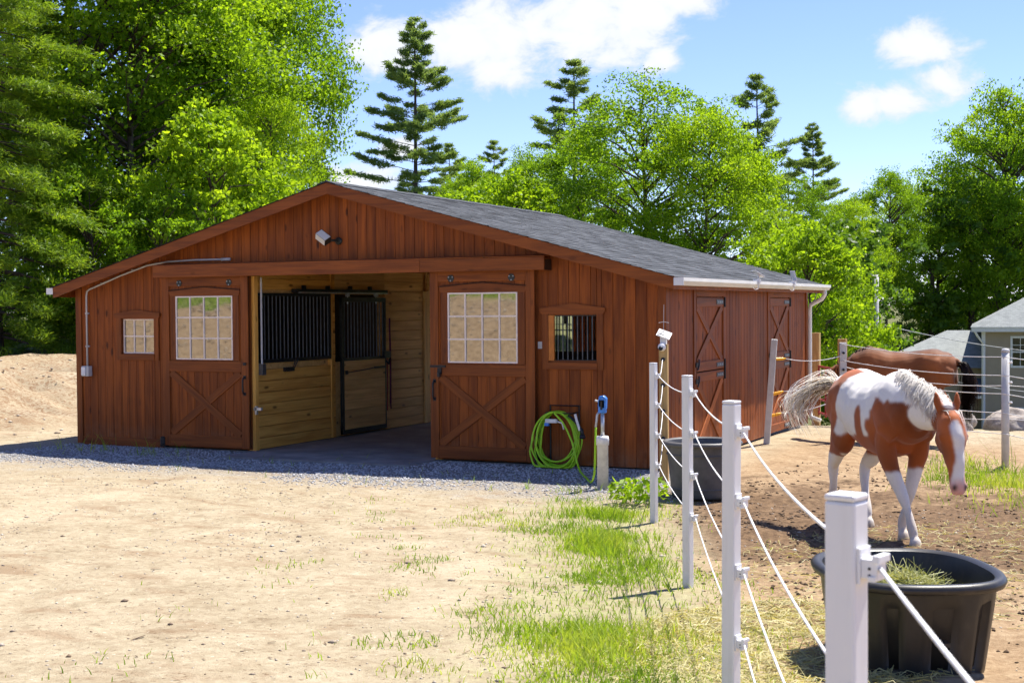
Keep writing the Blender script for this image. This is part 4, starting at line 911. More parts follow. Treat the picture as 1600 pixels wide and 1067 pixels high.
# ------------------------------------------------------------------ horses
def loft(mb, pts, hw, hh, lat=(0, 1, 0), n=22):
    pts = [Vector(p) for p in pts]; m = len(pts); b = len(mb.v); lat = Vector(lat)
    for i, p in enumerate(pts):
        d = (pts[min(i+1, m-1)]-pts[max(i-1, 0)]).normalized(); l = (lat-d*lat.dot(d)).normalized(); u = d.cross(l)
        for k in range(n):
            t = 2*math.pi*k/n; mb.v.append(tuple(p+l*(math.cos(t)*hw[i])+u*(math.sin(t)*hh[i])))
    for i in range(m-1):
        for k in range(n): mb.f.append((b+i*n+k, b+i*n+(k+1) % n, b+(i+1)*n+(k+1) % n, b+(i+1)*n+k))
    mb.f.append(tuple(b+k for k in range(n))[::-1]); mb.f.append(tuple(b+(m-1)*n+k for k in range(n)))
def spline(P, W_, n=4):
    """Catmull-Rom through joints; P list of points, W_ list of tuples of radii"""
    Q = smooth_path(P, n); m = len(P); out = []
    for j in range(len(Q)):
        t = min(j/n, m-1-1e-6); i = int(t); f_ = t-i; f_ = f_*f_*(3-2*f_); out.append(tuple(a+(b-a)*f_ for a, b in zip(W_[i], W_[i+1])))
    return Q, [o[0] for o in out], [o[1] for o in out]
def horse_body(name, pose, mat, coat, scale=1.0):
    mb = MB()
    tr = [(-.83, 1.10, .07, .09), (-.78, 1.11, .17, .19), (-.66, 1.13, .245, .265), (-.50, 1.14, .272, .295), (-.30, 1.115, .272, .290), (-.10, 1.06, .290, .322), (.10, 1.04, .298, .342), (.28, 1.055, .282, .350), (.44, 1.10, .250, .350), (.58, 1.10, .225, .300), (.70, 1.06, .190, .230), (.79, 1.03, .12, .13)]
    Q, a, b = spline([(x, 0, z) for x, z, _, _ in tr], [(w_, h_) for _, _, w_, h_ in tr], 3); loft(mb, Q, a, b, n=28)
    loft(mb, [(-.2, 0, 1.34), (.1, 0, 1.34), (.34, 0, 1.385), (.46, 0, 1.405), (.60, 0, 1.36), (.75, 0, 1.25)], [.06, .07, .07, .06, .07, .05], [.05, .05, .06, .07, .07, .05])   # withers
    for s in (-1, 1):
        loft(mb, [(.62, .10*s, .90), (.56, .145*s, 1.0), (.46, .15*s, 1.15), (.38, .12*s, 1.28)], [.09, .12, .11, .06], [.12, .14, .13, .07])                                # shoulder
        loft(mb, [(-.40, .15*s, 1.24), (-.55, .15*s, 1.18), (-.70, .12*s, 1.05), (-.76, .10*s, .90)], [.10, .13, .13, .07], [.12, .16, .15, .08])                                # haunch
    nk = pose['neck']; Q, a, b = spline([p for p, _ in nk], [w_ for _, w_ in nk], 4); loft(mb, Q, a, b, n=22)
    hd = pose['head']; hl = Vector(pose.get('head_lat', (0, 1, 0))); Q, a, b = spline([p for p, _ in hd], [w_ for _, w_ in hd], 4); loft(mb, Q, a, b, hl, n=22)
    P0 = Vector(hd[1][0]); ax = (Vector(hd[-1][0])-Vector(hd[0][0])).normalized(); fr = hl.cross(ax); fr.normalize()
    if fr.x < 0: fr = -fr
    pol = Vector(hd[0][0])
    for s in (-1, 1):
        e0 = pol+hl*(.062*s)-ax*.02; e1 = e0-ax*.07+hl*(.022*s)+fr*.012; e2 = e0-ax*.155+hl*(.028*s)+fr*.02
        loft(mb, [e0+ax*.03, e0, e1, e0.lerp(e2, .8), e2], [.022, .030, .036, .022, .006], [.022, .022, .018, .014, .006], hl, n=10)
        eye = Vector(hd[0][0]).lerp(Vector(hd[-1][0]), .30)
        loft(mb, [eye+hl*(.085*s)+fr*.045-ax*.035, eye+hl*(.098*s)+fr*.05, eye+hl*(.090*s)+fr*.045+ax*.035], [.016, .022, .016], [.02, .028, .02], hl, n=10)   # brow
        jw = Vector(hd[0][0]).lerp(Vector(hd[-1][0]), .30)-fr*.05
        loft(mb, [jw-ax*.07+hl*(.045*s), jw+hl*(.055*s), jw+ax*.10+hl*(.04*s)], [.035, .045, .03], [.06, .085, .05], hl, n=12)                                    # jowl
        nz_ = Vector(hd[0][0]).lerp(Vector(hd[-1][0]), .90)
        loft(mb, [nz_-ax*.05+hl*(.035*s)+fr*.02, nz_+hl*(.045*s)+fr*.025, nz_+ax*.04+hl*(.038*s)+fr*.015], [.02, .028, .02], [.028, .036, .026], hl, n=10)
    for leg in pose['legs']:
        Q, a, b = spline([p for p, _ in leg], [w_ for _, w_ in leg], 4); loft(mb, Q, a, b, n=14)
    if 'dock' in pose: loft(mb, pose['dock'], [.05, .04, .03, .02], [.05, .04, .03, .02], n=10)
    me = bpy.data.meshes.new(name); me.from_pydata(mb.v, [], mb.f)
    bm = bmesh.new(); bm.from_mesh(me); bmesh.ops.recalc_face_normals(bm, faces=bm.faces); bm.to_mesh(me); bm.free()
    tmp = bpy.data.objects.new('tmp', me); COL.objects.link(tmp)
    rm = tmp.modifiers.new('r', 'REMESH'); rm.mode = 'VOXEL'; rm.voxel_size = .0125
    sm = tmp.modifiers.new('s', 'SMOOTH'); sm.factor = .5; sm.iterations = 5
    dg = bpy.context.evaluated_depsgraph_get(); dg.update(); out = bpy.data.meshes.new_from_object(tmp.evaluated_get(dg)); bpy.data.objects.remove(tmp); bpy.data.meshes.remove(me)
    out.name = name; n = len(out.vertices); co = np.empty(n*3, np.float32); out.vertices.foreach_get('co', co); co = co.reshape(-1, 3)
    no = np.empty(n*3, np.float32); out.vertices.foreach_get('normal', no); no = no.reshape(-1, 3)
    # soft muscle relief
    rel = .015*vn(co[:, 0]/.13+co[:, 1]*2, co[:, 2]/.17, 3)+.006*vn(co[:, 0]/.07, co[:, 2]/.09+co[:, 1]*5, 4); rel *= S((co[:, 2]-.55)/.25)
    co = co+no*rel[:, None]; out.vertices.foreach_set('co', co.ravel())
    out.polygons.foreach_set('use_smooth', np.ones(len(out.polygons), bool)); out.materials.clear(); out.materials.append(mat)
    cc = coat(co, no); ne = len(out.edges); ed = np.empty(ne*2, np.int32); out.edges.foreach_get('vertices', ed); ed = ed.reshape(-1, 2)
    for _ in range(2):
        acc = cc.copy(); cnt = np.ones(n); np.add.at(acc, ed[:, 0], cc[ed[:, 1]]); np.add.at(acc, ed[:, 1], cc[ed[:, 0]]); np.add.at(cnt, ed.ravel(), 1); cc = acc/cnt[:, None]
    set_tone(out, cc); out.update(); return out
def horse_coat(name, rough=.42):
    g = NT(name); ca = g.n('ShaderNodeVertexColor'); ca.layer_name = 'tone'; n = g.noise(g.obj, 55, 4, .7); n2_ = g.noise(g.obj, 5, 4)
    k = g.math('ADD', .78, g.math('ADD', g.math('MULTIPLY', n, .22), g.math('MULTIPLY', n2_, .22))); tn = g.n('ShaderNodeCombineColor'); [g.l(k, tn.inputs[i]) for i in range(3)]
    g.bsdf(g.mix(1.0, ca.outputs[0], tn.outputs[0], 'MULTIPLY'), rough, .22, bump=n, bs=.14, bd=.005); g.b.inputs['Sheen Weight'].default_value = .15; return g.m
def ribbons(name, paths, wd, mat, parent, tones, taper=.25):
    V_ = []; F_ = []; T_ = []
    for P, t, wv in zip(paths, tones, wd):
        P = [Vector(p) for p in P]; m = len(P)
        for i, p in enumerate(P):
            d = (P[min(i+1, m-1)]-P[max(i-1, 0)]).normalized(); s = d.cross(Vector((.3, .2, 1))).normalized(); q = d.cross(s)*.5; w_ = wv*(1-(1-taper)*(i/(m-1))**2)
            b = len(V_); V_ += [p-s*w_, p+q*w_, p+s*w_]; T_ += [t]*3
            if i: F_ += [(b-3, b-2, b+1, b), (b-2, b-1, b+2, b+1)]
    me = mesh_np(name, np.array([tuple(v) for v in V_]), np.array(F_), mat, True); set_tone(me, np.array(T_)); return link(name, me, parent)
g = NT('horse_hair'); ca = g.n('ShaderNodeVertexColor'); ca.layer_name = 'tone'; g.bsdf(ca.outputs[0], .5, .3); t_ = g.n('ShaderNodeBsdfTranslucent'); g.l(ca.outputs[0], t_.inputs[0]); m_ = g.n('ShaderNodeMixShader'); m_.inputs[0].default_value = .5; g.l(g.b.outputs[0], m_.inputs[1]); g.l(t_.outputs[0], m_.inputs[2]); g.l(m_.outputs[0], g.out.inputs[0]); M['hair'] = g.m
M['coat'] = horse_coat('horse_coat', .68); g = NT('eye'); g.bsdf((.010, .006, .004), .08, .6); M['eye'] = g.m
BR = np.array((.30, .072, .013)); WH = np.array((.72, .68, .63)); PK = np.array((.62, .33, .28)); BLK = np.array((.012, .009, .008))
def fore(s, el, mid, kn, ca_, fe, ho):
    return [((.50, .13*s, 1.0), (.10, .13)), (el, (.085, .115)), (mid, (.062, .078)), (kn, (.050, .056)), (ca_, (.032, .037)), (fe, (.040, .043)), ((ho[0]-.02, ho[1], .075), (.036, .038)), ((ho[0], ho[1], .05), (.050, .052)), ((ho[0]+.01, ho[1], .0), (.058, .064))]
def hind(s, st, ga, hk, ca_, fe, ho):
    return [((-.55, .12*s, 1.05), (.13, .21)), (st, (.11, .17)), (ga, (.065, .095)), (hk, (.050, .068)), (ca_, (.035, .042)), (fe, (.041, .045)), ((ho[0]-.02, ho[1], .075), (.037, .039)), ((ho[0], ho[1], .05), (.050, .052)), ((ho[0]+.01, ho[1], .0), (.058, .062))]
HY = .035
paint = dict(
    neck=[((.42, 0, 1.12), (.17, .27)), ((.66, 0, 1.165), (.135, .225)), ((.90, .01, 1.17), (.105, .18)), ((1.12, .03, 1.15), (.088, .145)), ((1.27, HY, 1.12), (.078, .11))],
    head=[((1.27, HY, 1.155), (.070, .080)), ((1.315, HY, 1.07), (.098, .115)), ((1.35, HY, .97), (.100, .125)), ((1.39, HY, .83), (.078, .098)), ((1.425, HY, .69), (.058, .072)), ((1.445, HY, .595), (.058, .062)), ((1.452, HY, .535), (.042, .042))],
    legs=[fore(-1, (.47, -.155, .82), (.54, -.125, .62), (.62, -.075, .44), (.68, -.045, .29), (.735, -.03, .15), (.77, -.02, 0)),
          fore(1, (.45, .155, .82), (.43, .125, .62), (.43, .085, .44), (.40, .06, .29), (.365, .04, .16), (.40, .035, 0)),
          hind(-1, (-.50, -.16, .84), (-.72, -.145, .64), (-.86, -.125, .51), (-.90, -.11, .33), (-.96, -.10, .165), (-.93, -.10, 0)),
          hind(1, (-.40, .16, .84), (-.50, .125, .64), (-.60, .085, .52), (-.50, .045, .32), (-.38, .02, .16), (-.33, .01, 0))],
    dock=[(-.76, 0, 1.25), (-.86, -.02, 1.27), (-.97, -.06, 1.25), (-1.06, -.10, 1.20)])
def paint_coat(co, no):
    x, y, z = co.T; nz = .06*vn(x*7+3, z*7+y*3, 21)+.03*vn(x*21, z*21+y*9, 22); n = len(x); white = np.zeros(n, bool)
    # right flank and back
    barrel = (x > -.40+.30*(z-1.15)+nz) & (x < .36+.25*(z-1.0)+nz*1.3) & (z > .865+.10*np.clip(x+.1, 0, .4)+nz)
    top = (z > 1.315+nz*.6) & (x > -.80) & (x < .62)
    spot = ((x-.17)/.075)**2+((z-.97)/.17)**2 < 1+nz*6
    hippatch = ((x+.40)/.20)**2+((z-1.36)/.10)**2 < 1+nz*5
    white |= (barrel & ~(spot & (y < .1))) | (top & ~(hippatch & (y < -.02)))
    neckw = (x > .40) & (x < 1.32) & (z > np.interp(x, [.4, .66, .9, 1.12, 1.27], [1.22, 1.21, 1.20, 1.16, 1.16])+nz*1.4)
    throat = ((x-.98)/.16)**2+((z-1.10)/.12)**2 < 1+nz*5
    white |= neckw | (throat & (y < 0))
    legs = ((z < .60+nz+.10*np.clip(x-.45, -.2, .25)) & (x > 0)) | ((z < .66+nz) & (x < 0))
    legs &= (x < 1.15)
    white |= legs
    white &= ~((x > 1.17) & (z > 1.15) & (np.abs(y-HY) > .035))
    c = np.where(white[:, None], WH, BR)
    # random lighter and darker tone in the brown
    c = np.where((~white)[:, None], c*(1+.9*vn(x*4, z*4+y*4, 31))[:, None], c)
    # pink-skinned dirt on the lower legs
    dl = (S((.50-z)/.4)*(x < 1.1)*(.6+1.2*np.clip(vn(x*12, z*9+y*12, 36)+.2, 0, 1)))[:, None]*.5; c = c*(1-dl)+np.array((.50, .38, .27))*dl
    hoof = (z < .055) & (x < 1.15); c = np.where(hoof[:, None], np.array((.42, .34, .26)), c)
    # head
    ax = np.array((.182, 0, -.62)); t = ((x-1.27)*ax[0]+(z-1.155)*ax[2])/(ax@ax); cx = 1.27+ax[0]*t; cz = 1.155+ax[2]*t
    fwd = (x-cx)*.96+(z-cz)*.28; hd = (x > 1.17) & (t > .02)
    c = np.where((hd & (z < 1.2))[:, None], BR*(1+.8*vn(x*6, z*6+y*6, 33))[:, None], c)
    blaze = hd & (fwd > .015) & (np.abs(y-HY+.012*np.sin(t*9)) < np.interp(t, [.1, .2, .35, .6, .8, .95], [.012, .05, .05, .036, .042, .05])+nz*.2) & (t > .13)
    c = np.where(blaze[:, None], WH*1.02, c)
    mz = (S((t-.78)/.14)*hd)[:, None]; c = c*(1-mz)+PK*mz
    for s in (-1, 1):
        nd = ((y-HY-.045*s)/.016)**2+((t-.925)/.034)**2; c = np.where((hd & (nd < 1) & (fwd > .01))[:, None], np.array((.03, .015, .012)), c)
    return c
CX, CY = 3.32, -3.76; HD = math.atan2(-.843, .537)
hz = Hs(CX, CY)+.0
pm = horse_body('horse', paint, M['coat'], paint_coat); horse = link('horse', pm); horse.location = (CX, CY, hz); horse.rotation_euler = (0, 0, HD)
tag(horse, 'brown and white pinto horse walking forward with its head lowered', 'horse')
def hair_mesh(parent, name, roots, fn, n, wd, tones, seed):
    r = random.Random(seed); P = []; T = []; Wd = []
    for i in range(n):
        p, t = fn(r, i/n); P.append(p); T.append(t); Wd.append(wd*r.uniform(.6, 1.3))
    return ribbons(name, P, Wd, M['hair'], parent, T)
def mane_fn(crest, toneA, toneB, ln, side):
    def f_(r, u):
        i = min(int(u*(len(crest)-1)), len(crest)-2); p = Vector(crest[i]).lerp(Vector(crest[i+1]), u*(len(crest)-1)-i)+Vector((r.gauss(0, .012), r.gauss(0, .012), r.gauss(0, .006)))
        L_ = ln*r.uniform(.5, 1.15); sd = side if r.random() < .85 else -side; out = r.uniform(.05, .09); up_ = r.uniform(.0, .035); fx_ = r.gauss(0, .03)
        pts = [p, p+Vector((fx_*.3, sd*out*.5, up_)), p+Vector((fx_*.6, sd*out, -L_*.3)), p+Vector((fx_, sd*(out+.02), -L_*.65)), p+Vector((fx_*1.3, sd*(out+.02+r.gauss(0, .015)), -L_))]
        k = r.random(); c = np.array(toneA)*(1-k)+np.array(toneB)*k; return pts, c
    return f_
crest = [(.50, 0, 1.44), (.66, 0, 1.40), (.85, .005, 1.355), (1.02, .02, 1.315), (1.12, .03, 1.28), (1.20, .03, 1.245)]
hair_mesh(horse, 'mane', None, mane_fn(crest, (.66, .62, .57), (.85, .82, .78), .15, -1), 1100, .0042, None, 5)
def forelock(r, u):
    p = Vector((1.30+r.gauss(0, .010), HY+r.gauss(0, .022), 1.185)); d = r.gauss(0.015, .02); L_ = r.uniform(.10, .26)
    return [p, p+Vector((.035, d*.4, -.005)), p+Vector((.092, d, -L_*.45)), p+Vector((.125, d*1.5, -L_))], np.array((.78, .74, .70))*r.uniform(.7, 1.05)
hair_mesh(horse, 'forelock', None, forelock, 90, .006, None, 6)
def tail_fn(r, u):
    a = r.gauss(0, .03); b = r.gauss(0, .03); p0 = Vector((-.80-r.uniform(0, .22), -.02-r.uniform(0, .06)+a*.5, 1.255+b*.6)); k = r.random()
    sw = r.uniform(.75, 1.25); dr = r.uniform(.0, 1.0)
    pts = [p0, p0+Vector((-.10, -.08*sw, .03+b)), p0+Vector((-.20, -.20*sw, .0+b-.05*dr)), p0+Vector((-.27+a, -.33*sw, -.08-.16*dr+b)), p0+Vector((-.28+a*2, -.37*sw+.05*dr, -.14-.22*dr)), p0+Vector((-.25+a*2, -.36*sw+.11*dr, -.19-.32*dr))]
    if k < .08: c = np.array((.03, .022, .018))*r.uniform(.6, 1.6)
    elif k < .45: c = np.array((.74, .63, .47))*r.uniform(.8, 1.1)
    else: c = np.array((.90, .86, .79))*r.uniform(.88, 1.05)
    return smooth_path(pts, 3), c
hair_mesh(horse, 'tail', None, tail_fn, 190, .0046, None, 9)
for s in (-1, 1):
    ez = Vector((1.27, HY, 1.155)).lerp(Vector((1.452, HY, .535)), .285)+Vector((.045, .094*s, .012))
    MB().lathe([(.001, -.019), (.012, -.015), (.018, -.006), (.0195, 0), (.018, .006), (.012, .015), (.001, .019)], n=14).build('eye', M['eye'], horse, True).matrix_local = Matrix.Translation(ez)

bay = dict(
    neck=[((.42, 0, 1.10), (.17, .27)), ((.66, 0, 1.11), (.135, .225)), ((.90, .0, 1.02), (.105, .18)), ((1.12, .0, .88), (.088, .145)), ((1.28, 0, .76), (.078, .11))],
    head=[((1.29, 0, .78), (.070, .080)), ((1.35, 0, .71), (.098, .115)), ((1.40, 0, .62), (.100, .125)), ((1.46, 0, .49), (.078, .098)), ((1.51, 0, .36), (.058, .072)), ((1.54, 0, .27), (.058, .062)), ((1.55, 0, .21), (.042, .042))],
    legs=[fore(-1, (.46, -.155, .82), (.49, -.135, .62), (.50, -.12, .44), (.50, -.12, .29), (.49, -.12, .15), (.52, -.12, 0)),
          fore(1, (.46, .155, .82), (.53, .135, .62), (.60, .12, .44), (.64, .12, .29), (.68, .12, .15), (.71, .12, 0)),
          hind(-1, (-.45, -.16, .84), (-.62, -.145, .64), (-.72, -.13, .51), (-.69, -.12, .33), (-.68, -.12, .165), (-.64, -.12, 0)),
          hind(1, (-.46, .16, .84), (-.68, .145, .64), (-.82, .13, .52), (-.84, .12, .33), (-.86, .12, .165), (-.83, .12, 0))],
    dock=[(-.76, 0, 1.25), (-.84, 0, 1.26), (-.90, .0, 1.20), (-.93, .0, 1.10)])
def bay_coat(co, no):
    x, y, z = co.T; nz = .06*vn(x*7+3, z*7+y*3, 41); c = np.tile(np.array((.27, .088, .026)), (len(x), 1))*(1+1.0*vn(x*3, z*3+y*3, 42))[:, None]
    dk = np.maximum(S((.60-z+nz)/.18)*(x < 1.0), S((z-1.30+nz)/.12)*.55*(x < .9))[:, None]; return c*(1-dk)+np.array((.020, .013, .010))*dk
bm_ = horse_body('horse', bay, M['coat'], bay_coat); h2 = link('horse', bm_); BXY = (2.0, 4.82); h2.location = (*BXY, Hs(*BXY)+.0); h2.rotation_euler = (0, 0, math.atan2(.076, -.997)); h2.scale = (.98, .98, .98)
tag(h2, 'dark bay horse grazing behind the back fence, rump to the right', 'horse')
hair_mesh(h2, 'mane', None, mane_fn([(.50, 0, 1.44), (.70, 0, 1.33), (.90, 0, 1.20), (1.10, 0, 1.02), (1.27, 0, .87)], (.012, .009, .008), (.03, .02, .016), .24, 1), 300, .009, None, 15)
def tail2(r, u):
    p0 = Vector((-.82-r.uniform(0, .10), r.gauss(0, .02), 1.25-r.uniform(0, .08))); a = r.gauss(0, .035); b = r.gauss(0, .035); L_ = r.uniform(.55, .95)
    pts = [p0, p0+Vector((-.09, b*.4, -.04)), p0+Vector((-.14+a, b, -L_*.35)), p0+Vector((-.13+a*1.5, b*1.4, -L_*.7)), p0+Vector((-.10+a, b, -L_))]
    return smooth_path(pts, 3), np.array((.016, .010, .008))*r.uniform(.6, 2.2)
hair_mesh(h2, 'tail', None, tail2, 360, .008, None, 16)


# ------------------------------------------------------------------ trees
def leaf_arrays(c, size, r, upb=.5, aspect=.5, along=None):
    """diamond leaves round centres c -> (4n,3)"""
    n = len(c); nr = r.normal(size=(n, 3)); nr[:, 2] += upb*1.6; nr /= np.linalg.norm(nr, axis=1)[:, None]
    u = r.normal(size=(n, 3)) if along is None else along+r.normal(0, .35, (n, 3)); u -= nr*np.sum(u*nr, 1)[:, None]; u /= np.linalg.norm(u, axis=1)[:, None]+1e-9; v = np.cross(nr, u)
    s = size[:, None]; return np.stack([c-u*s*.5, c+v*s*aspect*.5, c+u*s*.5, c-v*s*aspect*.5], 1).reshape(-1, 3)
def leaf_mesh(name, V_, tone, mat):
    n = len(V_)//4; me = mesh_np(name, V_, np.arange(4*n).reshape(n, 4), mat); set_tone(me, np.repeat(tone, 4)); return me
def broadleaf(seed, Ht, cb, Rr, ncl, npl, ls, mat, lean=0.0, flat=.62):
    r = np.random.default_rng(seed); rnd_ = random.Random(seed); mb = MB()
    tp = [Vector((lean*t*t*Ht+.25*math.sin(3*t+seed)*t, .25*math.cos(2.3*t+seed)*t, Ht*.93*t)) for t in np.linspace(0, 1, 9)]
    r0 = Ht*.0125; mb.tube(tp, [r0*(1.25 if i == 0 else 1-.88*i/8) for i in range(9)], 9)
    cz = (cb+Ht)/2; hz_ = (Ht-cb)/2; C_ = []
    while len(C_) < ncl:
        p = r.uniform(-1, 1, 3); l = np.linalg.norm(p)
        if l > 1 or l < .35: continue
        k = l**.35/l*1.0; q = p*k*.93; wd_ = 1.0 if q[2] > -.2 else 1.0+.25*q[2]
        C_.append((q[0]*Rr*wd_*(1+.22*math.sin(5*math.atan2(q[1], q[0])+seed)), q[1]*Rr*wd_, cz+q[2]*hz_))
    C_ = np.array(C_); C_[:, 0] += lean*((C_[:, 2]/Ht)**2)*Ht
    tz_ = np.array([p.z for p in tp])
    for c in C_[:int(ncl*.55)]:
        zz = max(cb*.75, c[2]-rnd_.uniform(.25, .6)*math.hypot(c[0], c[1])-.3); i = min(int(zz/(Ht*.93)*8), 7); a = tp[i].lerp(tp[i+1], zz/(Ht*.93)*8-i); e = Vector(c)
        m1 = a.lerp(e, .5)+Vector((rnd_.gauss(0, .15), rnd_.gauss(0, .15), .25)); L_ = (e-a).length; mb.tube([a, a.lerp(m1, .6), m1, m1.lerp(e, .55), e], [r0*.30*min(1, L_/2.5)+.008, r0*.22+.006, r0*.16+.005, .012, .005], 5)
    cen = []; tn = []; 
    for c in C_:
        rad = Rr*rnd_.uniform(.13, .25); m = int(npl*rnd_.uniform(.7, 1.3)); sub = r.normal(0, .55, (max(3, m//22), 3))*rad*np.array((1.25, 1.25, flat)); k = r.integers(0, len(sub), m)
        cen.append(c+sub[k]+r.normal(0, .26, (m, 3))*rad*np.array((1, 1, .6))); tn.append(np.clip(rnd_.uniform(.25, .75)+r.normal(0, .16, m), 0, 1))
    cen = np.concatenate(cen); tn = np.concatenate(tn); sz = ls*r.uniform(.6, 1.3, len(cen))
    return mb, cen, sz, tn, r
def make_broadleaf(seed, Ht, cb, Rr, ncl, npl, ls, mat, **kw):
    mb, cen, sz, tn, r = broadleaf(seed, Ht, cb, Rr, ncl, npl, ls, mat, **kw)
    tm = bpy.data.meshes.new('trunk'); tm.from_pydata(mb.v, [], mb.f); tm.polygons.foreach_set('use_smooth', [True]*len(tm.polygons)); tm.materials.append(M['bark'])
    return tm, leaf_mesh('crown', leaf_arrays(cen, sz, r, .12, .62), tn, mat), Ht
def make_pine(seed, Ht, h0, Rm, mat, whorl=.62, dens=1.0, droop=.0, needle=.22, gap=.12):
    r = np.random.default_rng(seed); rnd_ = random.Random(seed); mb = MB(); tp = [Vector((.10*math.sin(t*3+seed), .10*math.cos(t*2.4), Ht*t)) for t in np.linspace(0, 1, 10)]
    mb.tube(tp, [Ht*.011*(1-.93*i/9)+.01 for i in range(10)], 9); cen = []; al = []; tn = []; h = h0
    while h < Ht-.15:
        f_ = (h-h0)/(Ht-h0); prof = Rm*(1-f_)**.75*(.55+.45*min(1, f_*5+.25)); nb = rnd_.choice((4, 5, 5, 6)); ph = rnd_.uniform(0, 6.28)
        for k in range(nb):
            if rnd_.random() < gap: continue
            a = ph+k*6.283/nb+rnd_.uniform(-.3, .3); L_ = max(.25, prof*rnd_.uniform(.45, 1.2)); up0 = .35*f_+.05-droop+rnd_.gauss(0, .09)*(droop < .1); o = Vector((.1*math.sin(h/Ht*3+seed), .1*math.cos(h/Ht*2.4), h+rnd_.uniform(-.12, .12))); d = Vector((math.cos(a), math.sin(a), 0))
            P = [o+d*(L_*t)+Vector((0, 0, L_*(up0*t-(.16+droop*.6)*t*t+.14*t**3))) for t in (0, .25, .5, .75, 1)]; mb.tube(P, [.03*(1-f_)+.012, .024*(1-f_)+.010, .014, .010, .005], 5)
            nt_ = int(L_*26*dens)+5
            for q in range(nt_):
                t = rnd_.uniform(.22, 1.0)**.8; i = min(int(t*4), 3); p = P[i].lerp(P[i+1], t*4-i); sd = rnd_.choice((-1, 1)); ls_ = (1.05-t)*L_*.42*rnd_.uniform(.2, 1.0)+.05; tw = (d*rnd_.uniform(.5, 1.0)+Vector((-d.y, d.x, 0))*sd*rnd_.uniform(.3, 1.0)).normalized(); tip = p+tw*ls_+Vector((0, 0, rnd_.uniform(-.02, .08)-droop*.25*ls_))
                m = 8; cc = np.array(tip)+r.normal(0, .11, (m, 3))*np.array((1, 1, .6)); cen.append(cc); dirv = np.array((tw.x, tw.y, .25-droop)); al.append(np.tile(dirv, (m, 1))+r.normal(0, .45, (m, 3))); tn.append(np.clip(np.full(m, rnd_.uniform(.2, .8))+r.normal(0, .1, m), 0, 1))
        h += whorl*rnd_.uniform(.75, 1.25)*(1-.45*f_)
    cen = np.concatenate(cen); al = np.concatenate(al); tn = np.concatenate(tn)
    tm = bpy.data.meshes.new('trunk'); tm.from_pydata(mb.v, [], mb.f); tm.polygons.foreach_set('use_smooth', [True]*len(tm.polygons)); tm.materials.append(M['bark'])
    return tm, leaf_mesh('crown', leaf_arrays(cen, needle*r.uniform(.7, 1.3, len(cen)), r, .3, .15, al), tn, mat), Ht
BL = [make_broadleaf(11, 13, 2.2, 3.6, 130, 430, .125, M['leaf']), make_broadleaf(12, 13, 2.8, 3.3, 125, 430, .125, M['leaf'], lean=.02), make_broadleaf(13, 12, 1.5, 3.8, 135, 430, .125, M['leaf_lime'])]
SM = [make_broadleaf(21, 6, .5, 2.1, 85, 240, .125, M['leaf_lime']), make_broadleaf(22, 6, .4, 2.3, 85, 240, .125, M['leaf'])]
PN = [make_pine(31, 20, 4.0, 5.9, M['needle'], whorl=.74, dens=.95, needle=.36, gap=.22), make_pine(32, 17, 5.0, 5.2, M['needle'], whorl=.85, dens=.85, needle=.36, gap=.32)]
HM = [make_pine(41, 14, .6, 3.6, M['needle_soft'], whorl=.42, dens=1.5, droop=.22, needle=.17, gap=.05)]
def tree(name, proto, px, d, ztop, label, cat='tree', grp=None, wide=1.0, rz=None, zb=None):
    """px = column in the photograph the tree was surveyed at, d = distance ahead; both only used here to read off a ground position"""
    tm, cm, H0 = proto; lat = (px-800)/2138.8*d; x_, y_ = at(lat, d); z = Hs(x_, y_) if zb is None else zb
    o = empty(name, (x_, y_, z), random.uniform(0, 6.28) if rz is None else rz); s = (ztop-z)/H0; o.scale = (s*wide, s*wide, s)
    link('trunk', tm, o); link('crown', cm, o); tag(o, label, cat, grp); return o
tree('hemlock_tree', HM[0], -8, 35, 15.6, 'dark drooping hemlock at the left edge above the dirt bank', wide=1.0)
tree('hemlock_tree', HM[0], 75, 39, 11.5, 'smaller feathery hemlock beside the left edge hemlock', wide=1.0)
tree('maple_tree', BL[0], 130, 43, 18, 'tall leafy tree rising behind the hemlocks at the top left', wide=1.05)
tree('maple_tree', BL[2], 215, 40, 13.6, 'bright green full tree over the barn roof on the left', wide=1.05)
tree('maple_tree', BL[1], 300, 47, 18.4, 'tall tree behind the bright full tree, reaching the top edge', wide=.95)
tree('maple_tree', BL[0], 405, 46, 15.0, 'tall tree with branches reaching furthest right of the left group', wide=.78)
tree('maple_tree', SM[0], 345, 37, 7.6, 'low lime tree over the middle of the left roof slope')
tree('maple_tree', BL[2], 430, 41, 8.5, 'rounded lime tree just left of the roof peak', wide=.75)
tree('maple_tree', SM[1], 150, 36, 5.9, 'low bushy tree behind the left eave of the barn')
tree('maple_tree', SM[1], 260, 35, 5.2, 'short dense tree peeping over the left roof edge')
tree('pine_tree', PN[0], 650, 75, 17.9, 'tall lone white pine behind the roof ridge')
tree('pine_tree', PN[1], 508, 85, 10.8, 'small distant pine just right of the left tree group', wide=.7)
tree('maple_tree', SM[1], 590, 52, 6.3, 'small tree low behind the ridge left of the lone pine', wide=.9)
tree('maple_tree', SM[0], 715, 50, 6.4, 'bright lime tree behind the ridge right of the lone pine', wide=1.1)
tree('maple_tree', SM[0], 800, 47, 6.7, 'yellow-green tree behind the middle of the roof', wide=1.1)
tree('pine_tree', PN[1], 775, 80, 11.8, 'distant pine top between the lone pine and the big round tree', wide=.9)
tree('pine_tree', PN[1], 900, 72, 15.0, 'pine rising behind the left side of the big round tree', wide=1.1)
tree('maple_tree', BL[0], 1010, 48, 10.2, 'big round broadleaf tree behind the roof, tallest of the middle group', wide=1.15)
